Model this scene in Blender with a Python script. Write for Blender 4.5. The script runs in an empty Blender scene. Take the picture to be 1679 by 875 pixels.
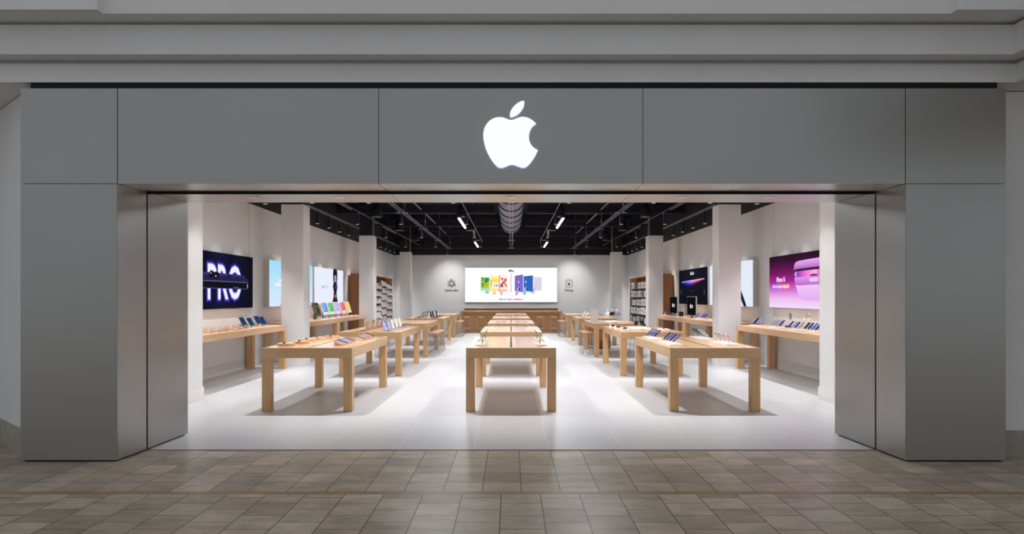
import bpy, bmesh, math, random
from mathutils import Vector, Matrix

S = bpy.context.scene
COL = S.collection
PI = math.pi
random.seed(7)

# ------------------------------------------------------------------ camera, sky, exposure
cam_d = bpy.data.cameras.new('camera')
cam = bpy.data.objects.new('camera', cam_d)
COL.objects.link(cam)
cam.location = (0, 0, 1.62)
cam.rotation_euler = (PI / 2, 0, 0)
cam_d.sensor_width = 36
cam_d.lens = 36 * 1000 / 1679
cam_d.shift_x = 1.5 / 1679
cam_d.shift_y = 48.5 / 1679
cam_d.clip_end = 200
S.camera = cam
S.view_settings.view_transform = 'Standard'
S.view_settings.look = 'None'
S.view_settings.exposure = 0
S.view_settings.gamma = 1
S.view_settings.use_curve_mapping = False
W = bpy.data.worlds.new('world')
S.world = W
W.use_nodes = True
WORLD_COL, WORLD_STR = (0.95, 0.98, 1.03, 1), 0.44
W.node_tree.nodes['Background'].inputs[0].default_value = WORLD_COL
W.node_tree.nodes['Background'].inputs[1].default_value = WORLD_STR
# powers of the lamps (W), used by each lamp's own builder
P_LINEAR, P_PENDANT, P_WASH, P_TABLE, P_DOWN, P_SIGN, P_FRONT_FILL = 65, 16, 260, 445, 8, 125, 150
LAMP_COL = (0.965, 0.975, 1.0)


# ------------------------------------------------------------------ helpers
def lin(c):
    out = []
    for v in c[:3]:
        v /= 255.0
        out.append(v / 12.92 if v <= .04045 else ((v + .055) / 1.055) ** 2.4)
    return tuple(out) + (1.0,)


MATS = {}


def mat(name, rgb, rough=.5, metal=0., spec=.5, var=.04, scale=(6, 6, 6), coat=0., trans=0., bump=0.):
    if name in MATS:
        return MATS[name]
    m = bpy.data.materials.new(name)
    m.use_nodes = True
    nt = m.node_tree
    b = nt.nodes['Principled BSDF']
    c = lin(rgb)
    b.inputs['Roughness'].default_value = rough
    b.inputs['Metallic'].default_value = metal
    b.inputs['Specular IOR Level'].default_value = spec
    b.inputs['Coat Weight'].default_value = coat
    b.inputs['Coat Roughness'].default_value = .12
    b.inputs['Transmission Weight'].default_value = trans
    b.inputs['Base Color'].default_value = c
    if var:
        tc = nt.nodes.new('ShaderNodeTexCoord')
        mp = nt.nodes.new('ShaderNodeMapping')
        mp.inputs['Scale'].default_value = scale
        nz = nt.nodes.new('ShaderNodeTexNoise')
        nz.inputs['Detail'].default_value = 4
        nz.inputs['Scale'].default_value = 1
        rp = nt.nodes.new('ShaderNodeValToRGB')
        lo = tuple(max(0, v * (1 - var)) for v in c[:3]) + (1,)
        hi = tuple(min(1, v * (1 + var)) for v in c[:3]) + (1,)
        rp.color_ramp.elements[0].color = lo
        rp.color_ramp.elements[1].color = hi
        rp.color_ramp.elements[0].position = .3
        rp.color_ramp.elements[1].position = .7
        L = nt.links.new
        L(tc.outputs['Object'], mp.inputs['Vector'])
        L(mp.outputs['Vector'], nz.inputs['Vector'])
        L(nz.outputs['Fac'], rp.inputs['Fac'])
        L(rp.outputs['Color'], b.inputs['Base Color'])
        if bump:
            bp = nt.nodes.new('ShaderNodeBump')
            bp.inputs['Strength'].default_value = bump
            bp.inputs['Distance'].default_value = .002
            L(nz.outputs['Fac'], bp.inputs['Height'])
            L(bp.outputs['Normal'], b.inputs['Normal'])
    MATS[name] = m
    return m


def glow(name, rgb, strength=1.0):
    """a lit screen, lamp or backlit sign"""
    if name in MATS:
        return MATS[name]
    m = bpy.data.materials.new(name)
    m.use_nodes = True
    b = m.node_tree.nodes['Principled BSDF']
    b.inputs['Base Color'].default_value = (.004, .004, .004, 1)
    b.inputs['Roughness'].default_value = .6
    b.inputs['Specular IOR Level'].default_value = 0
    b.inputs['Emission Color'].default_value = lin(rgb)
    b.inputs['Emission Strength'].default_value = strength
    MATS[name] = m
    return m


def glow_ramp(name, stops, axis='Z', lo=-.5, hi=.5, strength=1.0, noise=None):
    """picture on a screen: colour ramp along an object axis, or noise blobs"""
    if name in MATS:
        return MATS[name]
    m = bpy.data.materials.new(name)
    m.use_nodes = True
    nt = m.node_tree
    b = nt.nodes['Principled BSDF']
    b.inputs['Base Color'].default_value = (.004, .004, .004, 1)
    b.inputs['Roughness'].default_value = .6
    b.inputs['Specular IOR Level'].default_value = 0
    tc = nt.nodes.new('ShaderNodeTexCoord')
    rp = nt.nodes.new('ShaderNodeValToRGB')
    cr = rp.color_ramp
    while len(cr.elements) < len(stops):
        cr.elements.new(.5)
    for e, (p, c) in zip(cr.elements, stops):
        e.position = p
        e.color = lin(c)
    if noise:
        nz = nt.nodes.new('ShaderNodeTexNoise')
        nz.inputs['Scale'].default_value = noise
        nz.inputs['Detail'].default_value = 2
        nz.inputs['Distortion'].default_value = 1.5
        nt.links.new(tc.outputs['Object'], nz.inputs['Vector'])
        nt.links.new(nz.outputs['Fac'], rp.inputs['Fac'])
    else:
        sp = nt.nodes.new('ShaderNodeSeparateXYZ')
        mr = nt.nodes.new('ShaderNodeMapRange')
        mr.inputs['From Min'].default_value = lo
        mr.inputs['From Max'].default_value = hi
        nt.links.new(tc.outputs['Object'], sp.inputs[0])
        nt.links.new(sp.outputs[axis], mr.inputs['Value'])
        nt.links.new(mr.outputs[0], rp.inputs['Fac'])
    nt.links.new(rp.outputs['Color'], b.inputs['Emission Color'])
    b.inputs['Emission Strength'].default_value = strength
    MATS[name] = m
    return m


def tile_mat(name, c1, c2, mortar, bw, rh, offset, ux, vx, msize, rough, noise_amt=.25, swap=True, spec=.5, stain=None):
    """stone tiles: brick rows run along depth when swap"""
    m = bpy.data.materials.new(name)
    m.use_nodes = True
    nt = m.node_tree
    L = nt.links.new
    b = nt.nodes['Principled BSDF']
    tc = nt.nodes.new('ShaderNodeTexCoord')
    sp = nt.nodes.new('ShaderNodeSeparateXYZ')
    cb = nt.nodes.new('ShaderNodeCombineXYZ')
    a1 = nt.nodes.new('ShaderNodeMath'); a1.inputs[1].default_value = ux
    a2 = nt.nodes.new('ShaderNodeMath'); a2.inputs[1].default_value = vx
    L(tc.outputs['Object'], sp.inputs[0])
    L(sp.outputs['Y' if swap else 'X'], a1.inputs[0])
    L(sp.outputs['X' if swap else 'Y'], a2.inputs[0])
    L(a1.outputs[0], cb.inputs['X'])
    L(a2.outputs[0], cb.inputs['Y'])
    br = nt.nodes.new('ShaderNodeTexBrick')
    br.offset = offset
    br.inputs['Scale'].default_value = 1
    br.inputs['Brick Width'].default_value = bw
    br.inputs['Row Height'].default_value = rh
    br.inputs['Mortar Size'].default_value = msize
    br.inputs['Mortar Smooth'].default_value = .1
    br.inputs['Bias'].default_value = 0
    br.inputs['Color1'].default_value = lin(c1)
    br.inputs['Color2'].default_value = lin(c2)
    br.inputs['Mortar'].default_value = lin(mortar)
    L(cb.outputs[0], br.inputs['Vector'])
    nz = nt.nodes.new('ShaderNodeTexNoise')
    nz.inputs['Scale'].default_value = 3.0
    nz.inputs['Detail'].default_value = 8
    nz.inputs['Roughness'].default_value = .7
    mp = nt.nodes.new('ShaderNodeMapping')
    mp.inputs['Scale'].default_value = (1, 2.2, 1)
    L(tc.outputs['Object'], mp.inputs[0])
    L(mp.outputs[0], nz.inputs['Vector'])
    mr = nt.nodes.new('ShaderNodeMapRange')
    mr.inputs['From Min'].default_value = .3
    mr.inputs['From Max'].default_value = .7
    mr.inputs['To Min'].default_value = 1 - noise_amt
    mr.inputs['To Max'].default_value = 1 + noise_amt * .4
    L(nz.outputs['Fac'], mr.inputs['Value'])
    mx = nt.nodes.new('ShaderNodeMix')
    mx.data_type = 'RGBA'
    mx.blend_type = 'MULTIPLY'
    mx.inputs['Factor'].default_value = 1
    L(br.outputs['Color'], mx.inputs['A'])
    L(mr.outputs[0], mx.inputs['B'])
    last = mx.outputs['Result']
    if stain:
        n2 = nt.nodes.new('ShaderNodeTexNoise')
        n2.inputs['Scale'].default_value = 14
        n2.inputs['Detail'].default_value = 3
        L(mp.outputs[0], n2.inputs['Vector'])
        r2 = nt.nodes.new('ShaderNodeMapRange')
        r2.inputs['From Min'].default_value = .66
        r2.inputs['From Max'].default_value = .74
        r2.inputs['To Max'].default_value = .55
        L(n2.outputs['Fac'], r2.inputs['Value'])
        m2 = nt.nodes.new('ShaderNodeMix')
        m2.data_type = 'RGBA'
        L(r2.outputs[0], m2.inputs['Factor'])
        L(last, m2.inputs['A'])
        m2.inputs['B'].default_value = lin(stain)
        last = m2.outputs['Result']
    L(last, b.inputs['Base Color'])
    b.inputs['Roughness'].default_value = rough
    b.inputs['Specular IOR Level'].default_value = spec
    MATS[name] = m
    return m


def smooth_loop(pts, n=5):
    out = []
    k = len(pts)
    for i in range(k):
        p0, p1, p2, p3 = (Vector(pts[(i + j) % k]) for j in (-1, 0, 1, 2))
        for t in range(n):
            t /= n
            out.append(.5 * ((2 * p1) + (-p0 + p2) * t + (2 * p0 - 5 * p1 + 4 * p2 - p3) * t * t + (-p0 + 3 * p1 - 3 * p2 + p3) * t ** 3))
    return [(v.x, v.y) for v in out]


def smooth_corners(runs, n=4):
    """closed outline made of smooth open runs that meet in sharp corners"""
    out = []
    for run in runs:
        k = len(run)
        for i in range(k - 1):
            p0, p1, p2, p3 = (Vector(run[min(max(i + j, 0), k - 1)]) for j in (-1, 0, 1, 2))
            for t in range(n):
                t /= n
                v = .5 * ((2 * p1) + (-p0 + p2) * t + (2 * p0 - 5 * p1 + 4 * p2 - p3) * t * t + (-p0 + 3 * p1 - 3 * p2 + p3) * t ** 3)
                out.append((v.x, v.y))
    return out


class MB:
    def __init__(self):
        self.bm = bmesh.new()

    def box(self, x0, x1, y0, y1, z0, z1, bevel=0., seg=2, M=None, mi=0):
        r = bmesh.ops.create_cube(self.bm, size=1)
        v = r['verts']
        T = Matrix.Translation(((x0 + x1) / 2, (y0 + y1) / 2, (z0 + z1) / 2)) @ Matrix.Diagonal((x1 - x0, y1 - y0, z1 - z0, 1))
        bmesh.ops.transform(self.bm, matrix=(M @ T) if M else T, verts=v)
        if mi:
            for f in {f for a in v for f in a.link_faces}:
                f.material_index = mi
        if bevel:
            e = list({e for a in v for e in a.link_edges})
            bmesh.ops.bevel(self.bm, geom=e, offset=bevel, segments=seg, affect='EDGES', profile=.5)
        return self

    def rbox(self, x0, x1, y0, y1, z0, z1, r, seg=5, axis='y', M=None, mi=0):
        """box with rounded corners in the plane across axis"""
        pts = []
        if axis == 'y':
            a0, a1, b0, b1 = x0, x1, z0, z1
        elif axis == 'z':
            a0, a1, b0, b1 = x0, x1, y0, y1
        else:
            a0, a1, b0, b1 = y0, y1, z0, z1
        for cx, cy, s in ((a1 - r, b1 - r, 0), (a0 + r, b1 - r, 1), (a0 + r, b0 + r, 2), (a1 - r, b0 + r, 3)):
            for k in range(seg + 1):
                t = (s + k / seg) * PI / 2
                pts.append((cx + r * math.cos(t), cy + r * math.sin(t)))
        d = {'y': (y0, y1), 'z': (z0, z1), 'x': (x0, x1)}[axis]
        return self.prism(pts, d[0], d[1], axis, M, mi)

    def prism(self, pts, d0, d1, axis='y', M=None, mi=0):
        def P(a, b, d):
            v = {'y': Vector((a, d, b)), 'z': Vector((a, b, d)), 'x': Vector((d, a, b))}[axis]
            return M @ v if M else v
        A = [self.bm.verts.new(P(a, b, d0)) for a, b in pts]
        B = [self.bm.verts.new(P(a, b, d1)) for a, b in pts]
        n = len(pts)
        fs = [self.bm.faces.new(A), self.bm.faces.new(B[::-1])]
        caps = fs[:]
        for i in range(n):
            fs.append(self.bm.faces.new((A[i], B[i], B[(i + 1) % n], A[(i + 1) % n])))
        for f in fs:
            f.material_index = mi
        bmesh.ops.recalc_face_normals(self.bm, faces=fs)
        if n > 8:
            bmesh.ops.triangulate(self.bm, faces=caps, ngon_method='EAR_CLIP')
        return self

    def poly(self, pts, y, mi=0):
        """flat polygon in the XZ plane at depth y (printed artwork)"""
        v = [self.bm.verts.new((a, y, b)) for a, b in pts]
        f = self.bm.faces.new(v)
        f.material_index = mi
        f.normal_update()
        if f.normal.y > 0:
            f.normal_flip()
        if len(pts) > 6:
            bmesh.ops.triangulate(self.bm, faces=[f], ngon_method='EAR_CLIP')
        return self

    def cyl(self, p0, p1, r0, r1=None, seg=12, cap=True, mi=0):
        r1 = r0 if r1 is None else r1
        p0, p1 = Vector(p0), Vector(p1)
        d = p1 - p0
        q = d.to_track_quat('Z', 'Y').to_matrix().to_4x4()
        M = Matrix.Translation(p0) @ q
        l = d.length
        A = [self.bm.verts.new(M @ Vector((r0 * math.cos(2 * PI * k / seg), r0 * math.sin(2 * PI * k / seg), 0))) for k in range(seg)]
        B = [self.bm.verts.new(M @ Vector((r1 * math.cos(2 * PI * k / seg), r1 * math.sin(2 * PI * k / seg), l))) for k in range(seg)]
        fs = [self.bm.faces.new((A[k], A[(k + 1) % seg], B[(k + 1) % seg], B[k])) for k in range(seg)]
        if cap:
            fs += [self.bm.faces.new(A[::-1]), self.bm.faces.new(B)]
        for f in fs:
            f.material_index = mi
        return self

    def tube(self, pts, r, seg=8, closed=False):
        pts = [Vector(p) for p in pts]
        n = len(pts)
        rings = []
        up = Vector((0, 0, 1))
        for i, p in enumerate(pts):
            a = pts[(i - 1) % n] if (closed or i > 0) else p
            b = pts[(i + 1) % n] if (closed or i < n - 1) else p
            t = (b - a).normalized()
            u = t.cross(up)
            if u.length < 1e-3:
                u = t.cross(Vector((1, 0, 0)))
            u.normalize()
            w = u.cross(t)
            rings.append([self.bm.verts.new(p + u * r * math.cos(2 * PI * k / seg) + w * r * math.sin(2 * PI * k / seg)) for k in range(seg)])
        for i in range(n if closed else n - 1):
            A, B = rings[i], rings[(i + 1) % n]
            for k in range(seg):
                self.bm.faces.new((A[k], A[(k + 1) % seg], B[(k + 1) % seg], B[k]))
        if not closed:
            self.bm.faces.new(rings[0][::-1])
            self.bm.faces.new(rings[-1])
        bmesh.ops.recalc_face_normals(self.bm, faces=self.bm.faces)
        return self

    def lathe(self, prof, seg=24):
        rings = [[self.bm.verts.new((r * math.cos(2 * PI * k / seg), r * math.sin(2 * PI * k / seg), z)) for k in range(seg)] for r, z in prof]
        for A, B in zip(rings, rings[1:]):
            for k in range(seg):
                self.bm.faces.new((A[k], A[(k + 1) % seg], B[(k + 1) % seg], B[k]))
        if prof[0][0] > 1e-4:
            self.bm.faces.new(rings[0][::-1])
        if prof[-1][0] > 1e-4:
            self.bm.faces.new(rings[-1])
        bmesh.ops.remove_doubles(self.bm, verts=self.bm.verts, dist=1e-5)
        bmesh.ops.recalc_face_normals(self.bm, faces=self.bm.faces)
        return self

    def xf(self, M):
        bmesh.ops.transform(self.bm, matrix=M, verts=self.bm.verts)
        return self

    def mesh(self, name, mats, smooth=False):
        me = bpy.data.meshes.new(name)
        self.bm.to_mesh(me)
        self.bm.free()
        for m in (mats if isinstance(mats, (list, tuple)) else [mats]):
            me.materials.append(m)
        if smooth:
            me.shade_smooth()
            me.set_sharp_from_angle(angle=.7)
        return me

    def build(self, name, mats, parent=None, smooth=False):
        return link(name, self.mesh(name, mats, smooth), parent)


def link(name, me, parent=None):
    o = bpy.data.objects.new(name, me)
    COL.objects.link(o)
    if parent is not None:
        o.parent = parent
    return o


CACHE = {}


def part(name, key, fn, mats, parent, smooth=False):
    """a part whose mesh is shared by every copy with the same key and material"""
    k = (name, key, tuple(m.name for m in (mats if isinstance(mats, (list, tuple)) else [mats])))
    if k not in CACHE:
        CACHE[k] = fn().mesh(name, mats, smooth)
    return link(name, CACHE[k], parent)


def tag(o, label, cat, group=None, kind=None):
    o['label'] = label
    o['category'] = cat
    if group:
        o['group'] = group
    if kind:
        o['kind'] = kind
    return o


def thing(name, label, cat, loc=(0, 0, 0), rz=0, group=None):
    o = bpy.data.objects.new(name, None)
    o.empty_display_size = .1
    COL.objects.link(o)
    o.location = loc
    o.rotation_euler = (0, 0, rz)
    return tag(o, label, cat, group)


def struct(name, mb, m, label=None, cat=None, smooth=False):
    o = mb.build(name, m, None, smooth)
    o['kind'] = 'structure'
    o['label'] = label or name.replace('_', ' ')
    o['category'] = cat or name.split('_')[0]
    return o


def text_mesh(txt, size, offset=0., width=None, spacing=1.0, align='CENTER', bold=0.):
    """lettering lying in the XZ plane, facing -Y, origin at the centre of its baseline"""
    cu = bpy.data.curves.new('letters', 'FONT')
    cu.body = txt
    cu.size = size
    cu.offset = offset + bold
    cu.space_character = spacing
    cu.align_x = align
    cu.resolution_u = 3
    o = bpy.data.objects.new('letters', cu)
    COL.objects.link(o)
    dg = bpy.context.evaluated_depsgraph_get()
    me = bpy.data.meshes.new_from_object(o.evaluated_get(dg))
    bpy.data.objects.remove(o)
    me.transform(Matrix.Rotation(PI / 2, 4, 'X'))
    if width:
        xs = [v.co.x for v in me.vertices]
        k = width / (max(xs) - min(xs))
        me.transform(Matrix.Diagonal((k, 1, 1, 1)))
    return me


def letters(name, txt, size, loc, m, parent, offset=0., width=None, spacing=1.0, bold=0., hscale=None):
    me = text_mesh(txt, size, offset, width, spacing, 'CENTER', bold)
    if hscale:
        me.transform(Matrix.Diagonal((hscale, 1, 1, 1)))
    me.materials.clear()
    me.materials.append(m)
    o = link(name, me, parent)
    o.location = loc
    return o


def spot(parent, loc, target, power, angle, blend=.6, soft=.06, col=LAMP_COL):
    d = bpy.data.lights.new('lamp_light', 'SPOT')
    d.energy = power
    d.spot_size = math.radians(angle)
    d.spot_blend = blend
    d.shadow_soft_size = soft
    d.color = col
    o = bpy.data.objects.new('lamp_light', d)
    COL.objects.link(o)
    o.parent = parent
    o.location = loc
    o.rotation_euler = (Vector(target) - Vector(loc)).to_track_quat('-Z', 'Y').to_euler()
    return o


# ------------------------------------------------------------------ materials
M_portal = mat('portal_panel', (167, 167, 165), .32, .78, .5, .02, (1, 1, 1))
M_dark = mat('black_gap', (6, 6, 7), .8, var=0)
M_mallwhite = mat('mall_plaster', (225, 226, 227), .7, var=.02, scale=(2, 2, 2))
M_mallstone = mat('mall_stone_base', (158, 152, 144), .45, var=.15, scale=(8, 8, 8))
M_white = mat('white_wall', (221, 220, 219), .6, var=.015, scale=(1, 1, 1))
M_base = mat('white_baseboard', (224, 222, 219), .5, var=.01)
M_black = mat('black_paint', (19, 19, 26), .75, var=.1)
M_blackmetal = mat('black_metal', (32, 33, 46), .45, .3, var=.1)
M_conduit = mat('grey_conduit', (120, 118, 122), .4, .5, var=.1)
M_rail = mat('track_rail_metal', (150, 156, 178), .35, .6, var=.1)
M_duct = mat('duct_fabric', (124, 122, 138), .6, var=.08)
M_oak = mat('oak', (213, 173, 129), .35, 0, .3, .09, (22, 2.0, 22), coat=.75)
M_oakleg = mat('oak_leg', (206, 164, 117), .36, 0, .5, .09, (30, 30, 2.2))
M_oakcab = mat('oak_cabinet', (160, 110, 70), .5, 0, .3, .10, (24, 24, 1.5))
M_oakdark = mat('oak_brown', (186, 140, 96), .45, 0, .4, .10, (24, 24, 1.5))
M_oakside = mat('oak_wall_table', (212, 170, 134), .24, 0, .5, .08, (22, 2, 22))
M_steel = mat('brushed_steel', (190, 190, 192), .3, .9, var=.05)
M_plastic = mat('white_plastic', (232, 231, 230), .35, var=.01)
M_acryl = mat('clear_acrylic', (240, 240, 240), .05, trans=.9, var=0)
M_shelf = mat('white_shelf', (224, 222, 220), .5, var=.02)
M_devblack = mat('black_device', (16, 16, 19), .25, var=.05)
M_devgrey = mat('grey_device', (92, 90, 94), .35, .5, var=.05)
M_silver = mat('silver_device', (205, 205, 208), .32, .6, var=.03)
M_tan = mat('gold_device', (186, 150, 126), .35, .5, var=.03)
M_pink = mat('pink_device', (222, 140, 156), .35, .3, var=.03)
M_boxwhite = mat('white_carton', (233, 231, 229), .55, var=.03)
M_boxgrey = mat('grey_carton', (150, 148, 150), .55, var=.05)
M_boxblack = mat('black_carton', (26, 25, 28), .5, var=.05)
M_rimlit = glow('pendant_diffuser', (210, 196, 180), .55)
M_tube = glow('linear_tube', (245, 247, 255), 7.0)

# ------------------------------------------------------------------ mall floor
front = tile_mat('mall_tile_staggered', (196, 182, 162), (160, 145, 126), (62, 53, 46), .267, .32, .5, -.11, .08 + .32 * 40, .0042, .36, .42, spec=.45, stain=(118, 100, 82))
back_t = tile_mat('mall_tile_aligned', (194, 180, 162), (160, 145, 126), (62, 53, 46), .2665, .3255, 0, -5.065, .241 + .3255 * 40, .004, .36, .42, spec=.45, stain=(122, 102, 82))
struct('floor', MB().box(-14, 14, -10, 5.0, -.1, 0), front, 'beige stone tiles laid staggered in the mall in front of the brown strip')
struct('floor', MB().box(-14, 14, 5.065, 6.425, -.1, 0).box(-14, -3.9, 6.425, 7.16, -.1, 0).box(-14, -6.25, 7.16, 10, -.1, 0).box(3.9, 14, 6.425, 7.1, -.1, 0), back_t, 'beige stone tiles laid in a square grid between the brown strip and the shop')
M_strip = mat('brown_stone', (150, 116, 74), .35, var=.25, scale=(2, 9, 2))
struct('trim_1', MB().box(-14, 14, 5.0, 5.065, -.1, 0), M_strip, 'thin brown stone strip across the mall floor', 'trim')
struct('trim_2', MB().box(-3.83, 3.83, 6.425, 6.45, -.1, .002), M_dark, 'dark threshold line between mall tiles and shop floor', 'trim')

# store floor
shopfloor = tile_mat('shop_tile', (190, 190, 191), (186, 186, 188), (212, 212, 212), .8, .8, 0, -7.07, .4 + .8 * 20, .0035, .36, .04, swap=True, spec=.4)
struct('floor', MB().box(-3.9, 3.9, 6.45, 7.16, -.1, 0).box(-6.2, 6.2, 7.16, 31.5, -.1, 0), shopfloor, 'pale grey large format tile floor inside the shop')

# ------------------------------------------------------------------ mall walls and bulkheads
a, b_ = Vector((-4.8, 6.10)), Vector((-7.6, 8.34))
struct('wall_left', MB().prism([(a.x, a.y), (b_.x, b_.y), (b_.x, b_.y + .4), (a.x, a.y + .4)], .255, 3.71, 'z'), M_mallwhite, 'splayed white mall wall beside the shopfront')
struct('baseboard_left', MB().prism([(a.x, a.y - .025), (b_.x, b_.y - .025), (b_.x, b_.y + .4), (a.x, a.y + .4)], 0, .255, 'z'), M_mallstone, 'stone baseboard of the splayed mall wall')
struct('wall_right', MB().box(4.86, 9, 6.23, 6.6, .255, 3.71), M_mallwhite, 'white mall wall beside the shopfront')
struct('baseboard_right', MB().box(4.86, 9, 6.21, 6.6, 0, .255), M_mallstone, 'stone baseboard of the mall wall')


def bulk(name, yf, z0, z1, xr, label):
    pts = [(-11, yf), (xr, yf), (xr, yf - 3.2), (xr + 6, yf - 3.2), (xr + 6, 9), (-11, 9)]
    return struct(name, MB().prism(pts, z0, z1, 'z'), M_mallwhite, label, 'trim')


bulk('trim_3', 5.98, 3.72, 3.90, 4.955, 'lowest white plaster band above the shopfront')
bulk('trim_4', 6.04, 3.90, 3.935, 5.0, 'recessed shadow groove above the lowest band')
bulk('trim_5', 5.83, 3.935, 4.215, 4.80, 'wide white plaster band of the stepped mall bulkhead')
bulk('trim_6', 5.89, 4.215, 4.245, 4.86, 'recessed shadow groove above the wide band')
bulk('trim_7', 5.66, 4.245, 5.6, 4.78, 'topmost plaster face of the stepped mall bulkhead')
struct('trim_8', MB().box(-11, -3.79, 5.58, 5.66, 4.245, 5.6), M_mallwhite, 'projecting section of the topmost plaster face over the splayed wall', 'trim')
struct('trim_9', MB().box(4.08, 4.80, 5.58, 5.66, 4.245, 5.6), M_mallwhite, 'projecting section of the topmost plaster face near the inner corner', 'trim')
struct('trim_10', MB().box(-4.715, 4.77, 5.986, 7.2, 3.662, 3.72), M_dark, 'black reveal above the grey portal', 'trim')

# ------------------------------------------------------------------ portal (grey metal panels)
wf = bpy.data.objects.new('wall_front', None)
COL.objects.link(wf)
wf['kind'] = 'structure'
wf['label'] = 'grey metal panel portal framing the wide shop opening'
wf['category'] = 'wall'
ZL, ZT, YF, YB = 2.726, 3.66, 5.98, 7.17
G = .003
MB().box(-4.79, -3.905, 6.01, YB - .02, 0, ZT - .02).box(3.91, 4.83, 6.01, YB - .02, 0, ZT - .02).box(-3.9, 3.9, 6.01, YB - .02, ZL + .02, ZT - .02).build('backing', M_dark, wf)
for x0, x1 in ((-4.81, -3.864), (3.87, 4.85)):
    MB().box(x0, x1, YF, YF + .04, .018, ZL - G).build('panel', M_portal, wf)          # pier fronts
    MB().box(x0, x1, YF, YF + .04, ZL + G, ZT).build('panel', M_portal, wf)            # corners over the piers
for x0, x1 in ((-3.856, -1.301), (-1.295, 1.289), (1.295, 3.862)):
    MB().box(x0, x1, YF, YF + .04, ZL, ZT).build('panel', M_portal, wf)
    MB().box(max(x0, -3.85), min(x1, 3.85), YF + .043, 6.42, ZL, ZL + .02).build('soffit_panel', M_portal, wf)
    MB().box(max(x0, -3.82), min(x1, 3.82), 6.45, YB, ZL, ZL + .02).build('soffit_panel', M_portal, wf)
for s, xo in ((-1, 3.862), (1, 3.868)):
    def jx(y):
        return s * (xo - .052 * (y - YF))
    for y0, y1 in ((YF + .001, 6.42), (6.445, YB)):
        MB().prism([(jx(y0), y0), (jx(y1), y1), (jx(y1) + s * .035, y1), (jx(y0) + s * .035, y0 + .045 if y0 < 6.2 else y0)], .018, ZL - G, 'z').build('jamb_panel', M_portal, wf)
    MB().box(min(s * 3.84, s * 4.83), max(s * 3.84, s * 4.83), YB - .02, YB, 0, 5.8).build('inner_panel', M_white, wf)
MB().box(-3.83, 3.83, 6.425, 6.45, ZL - .026, ZL + .02).build('shutter_rail', M_dark, wf)
MB().box(-6.2, 6.2, YB - .3, YB - .02, ZL + .03, 5.8).build('inner_panel', M_white, wf)
MB().box(-4.83, 4.83, YB - .02, YB, ZL + .03, 5.8).build('inner_panel', M_white, wf)

# glowing emblem
K = 5.98 / 1000 / 5.836


def lg(pts):
    return [((770 + x / 5.836 - 838) * 5.98 / 1000, 1.62 + (486 - (150 + y / 5.836)) * 5.98 / 1000) for x, y in pts]


BODY = [[(652, 572), (630, 620), (602, 665), (572, 704), (545, 729), (520, 739), (495, 738), (460, 726), (430, 715), (405, 711), (380, 715), (345, 730), (310, 740), (285, 738), (262, 726), (235, 697), (200, 647), (165, 580), (143, 510), (132, 440), (138, 385), (155, 340), (185, 301), (220, 276), (260, 262), (300, 260), (335, 267), (365, 279), (400, 287), (440, 275), (478, 261), (515, 257), (560, 267), (603, 292), (635, 322)],
        [(635, 322), (600, 350), (577, 390), (567, 440), (573, 490), (593, 530), (622, 556), (652, 572)]]
LEAF = [[(387, 258), (385, 228), (399, 190), (425, 155), (460, 125), (495, 108), (522, 105)], [(522, 105), (522, 135), (514, 165), (495, 197), (465, 230), (430, 251), (402, 259), (387, 258)]]
M_logo = glow('emblem_face', (247, 249, 252), 1.05)
M_logoside = glow('emblem_edge', (205, 214, 255), .75)
emb = thing('logo_sign', 'white glowing fruit shaped emblem with a bite, centred on the grey portal', 'sign', (0, YF, 0))


def emblem_part(name, pts):
    me = MB()
    q = lg(smooth_corners(pts, 4))
    me.prism(q, -.055, -.02, 'y')
    me.bm.normal_update()
    for f in me.bm.faces:
        if abs(f.normal.y) < .5 or f.normal.y > .5:
            f.material_index = 1
    return me.build(name, [M_logo, M_logoside], emb)


emblem_part('emblem_body', BODY)
emblem_part('leaf', LEAF)
EMB_UNIT = [((x - 392) / 635, (425 - y) / 635) for x, y in smooth_corners(BODY, 2)]
LEAF_UNIT = [((x - 392) / 635, (425 - y) / 635) for x, y in smooth_corners(LEAF, 2)]

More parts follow.
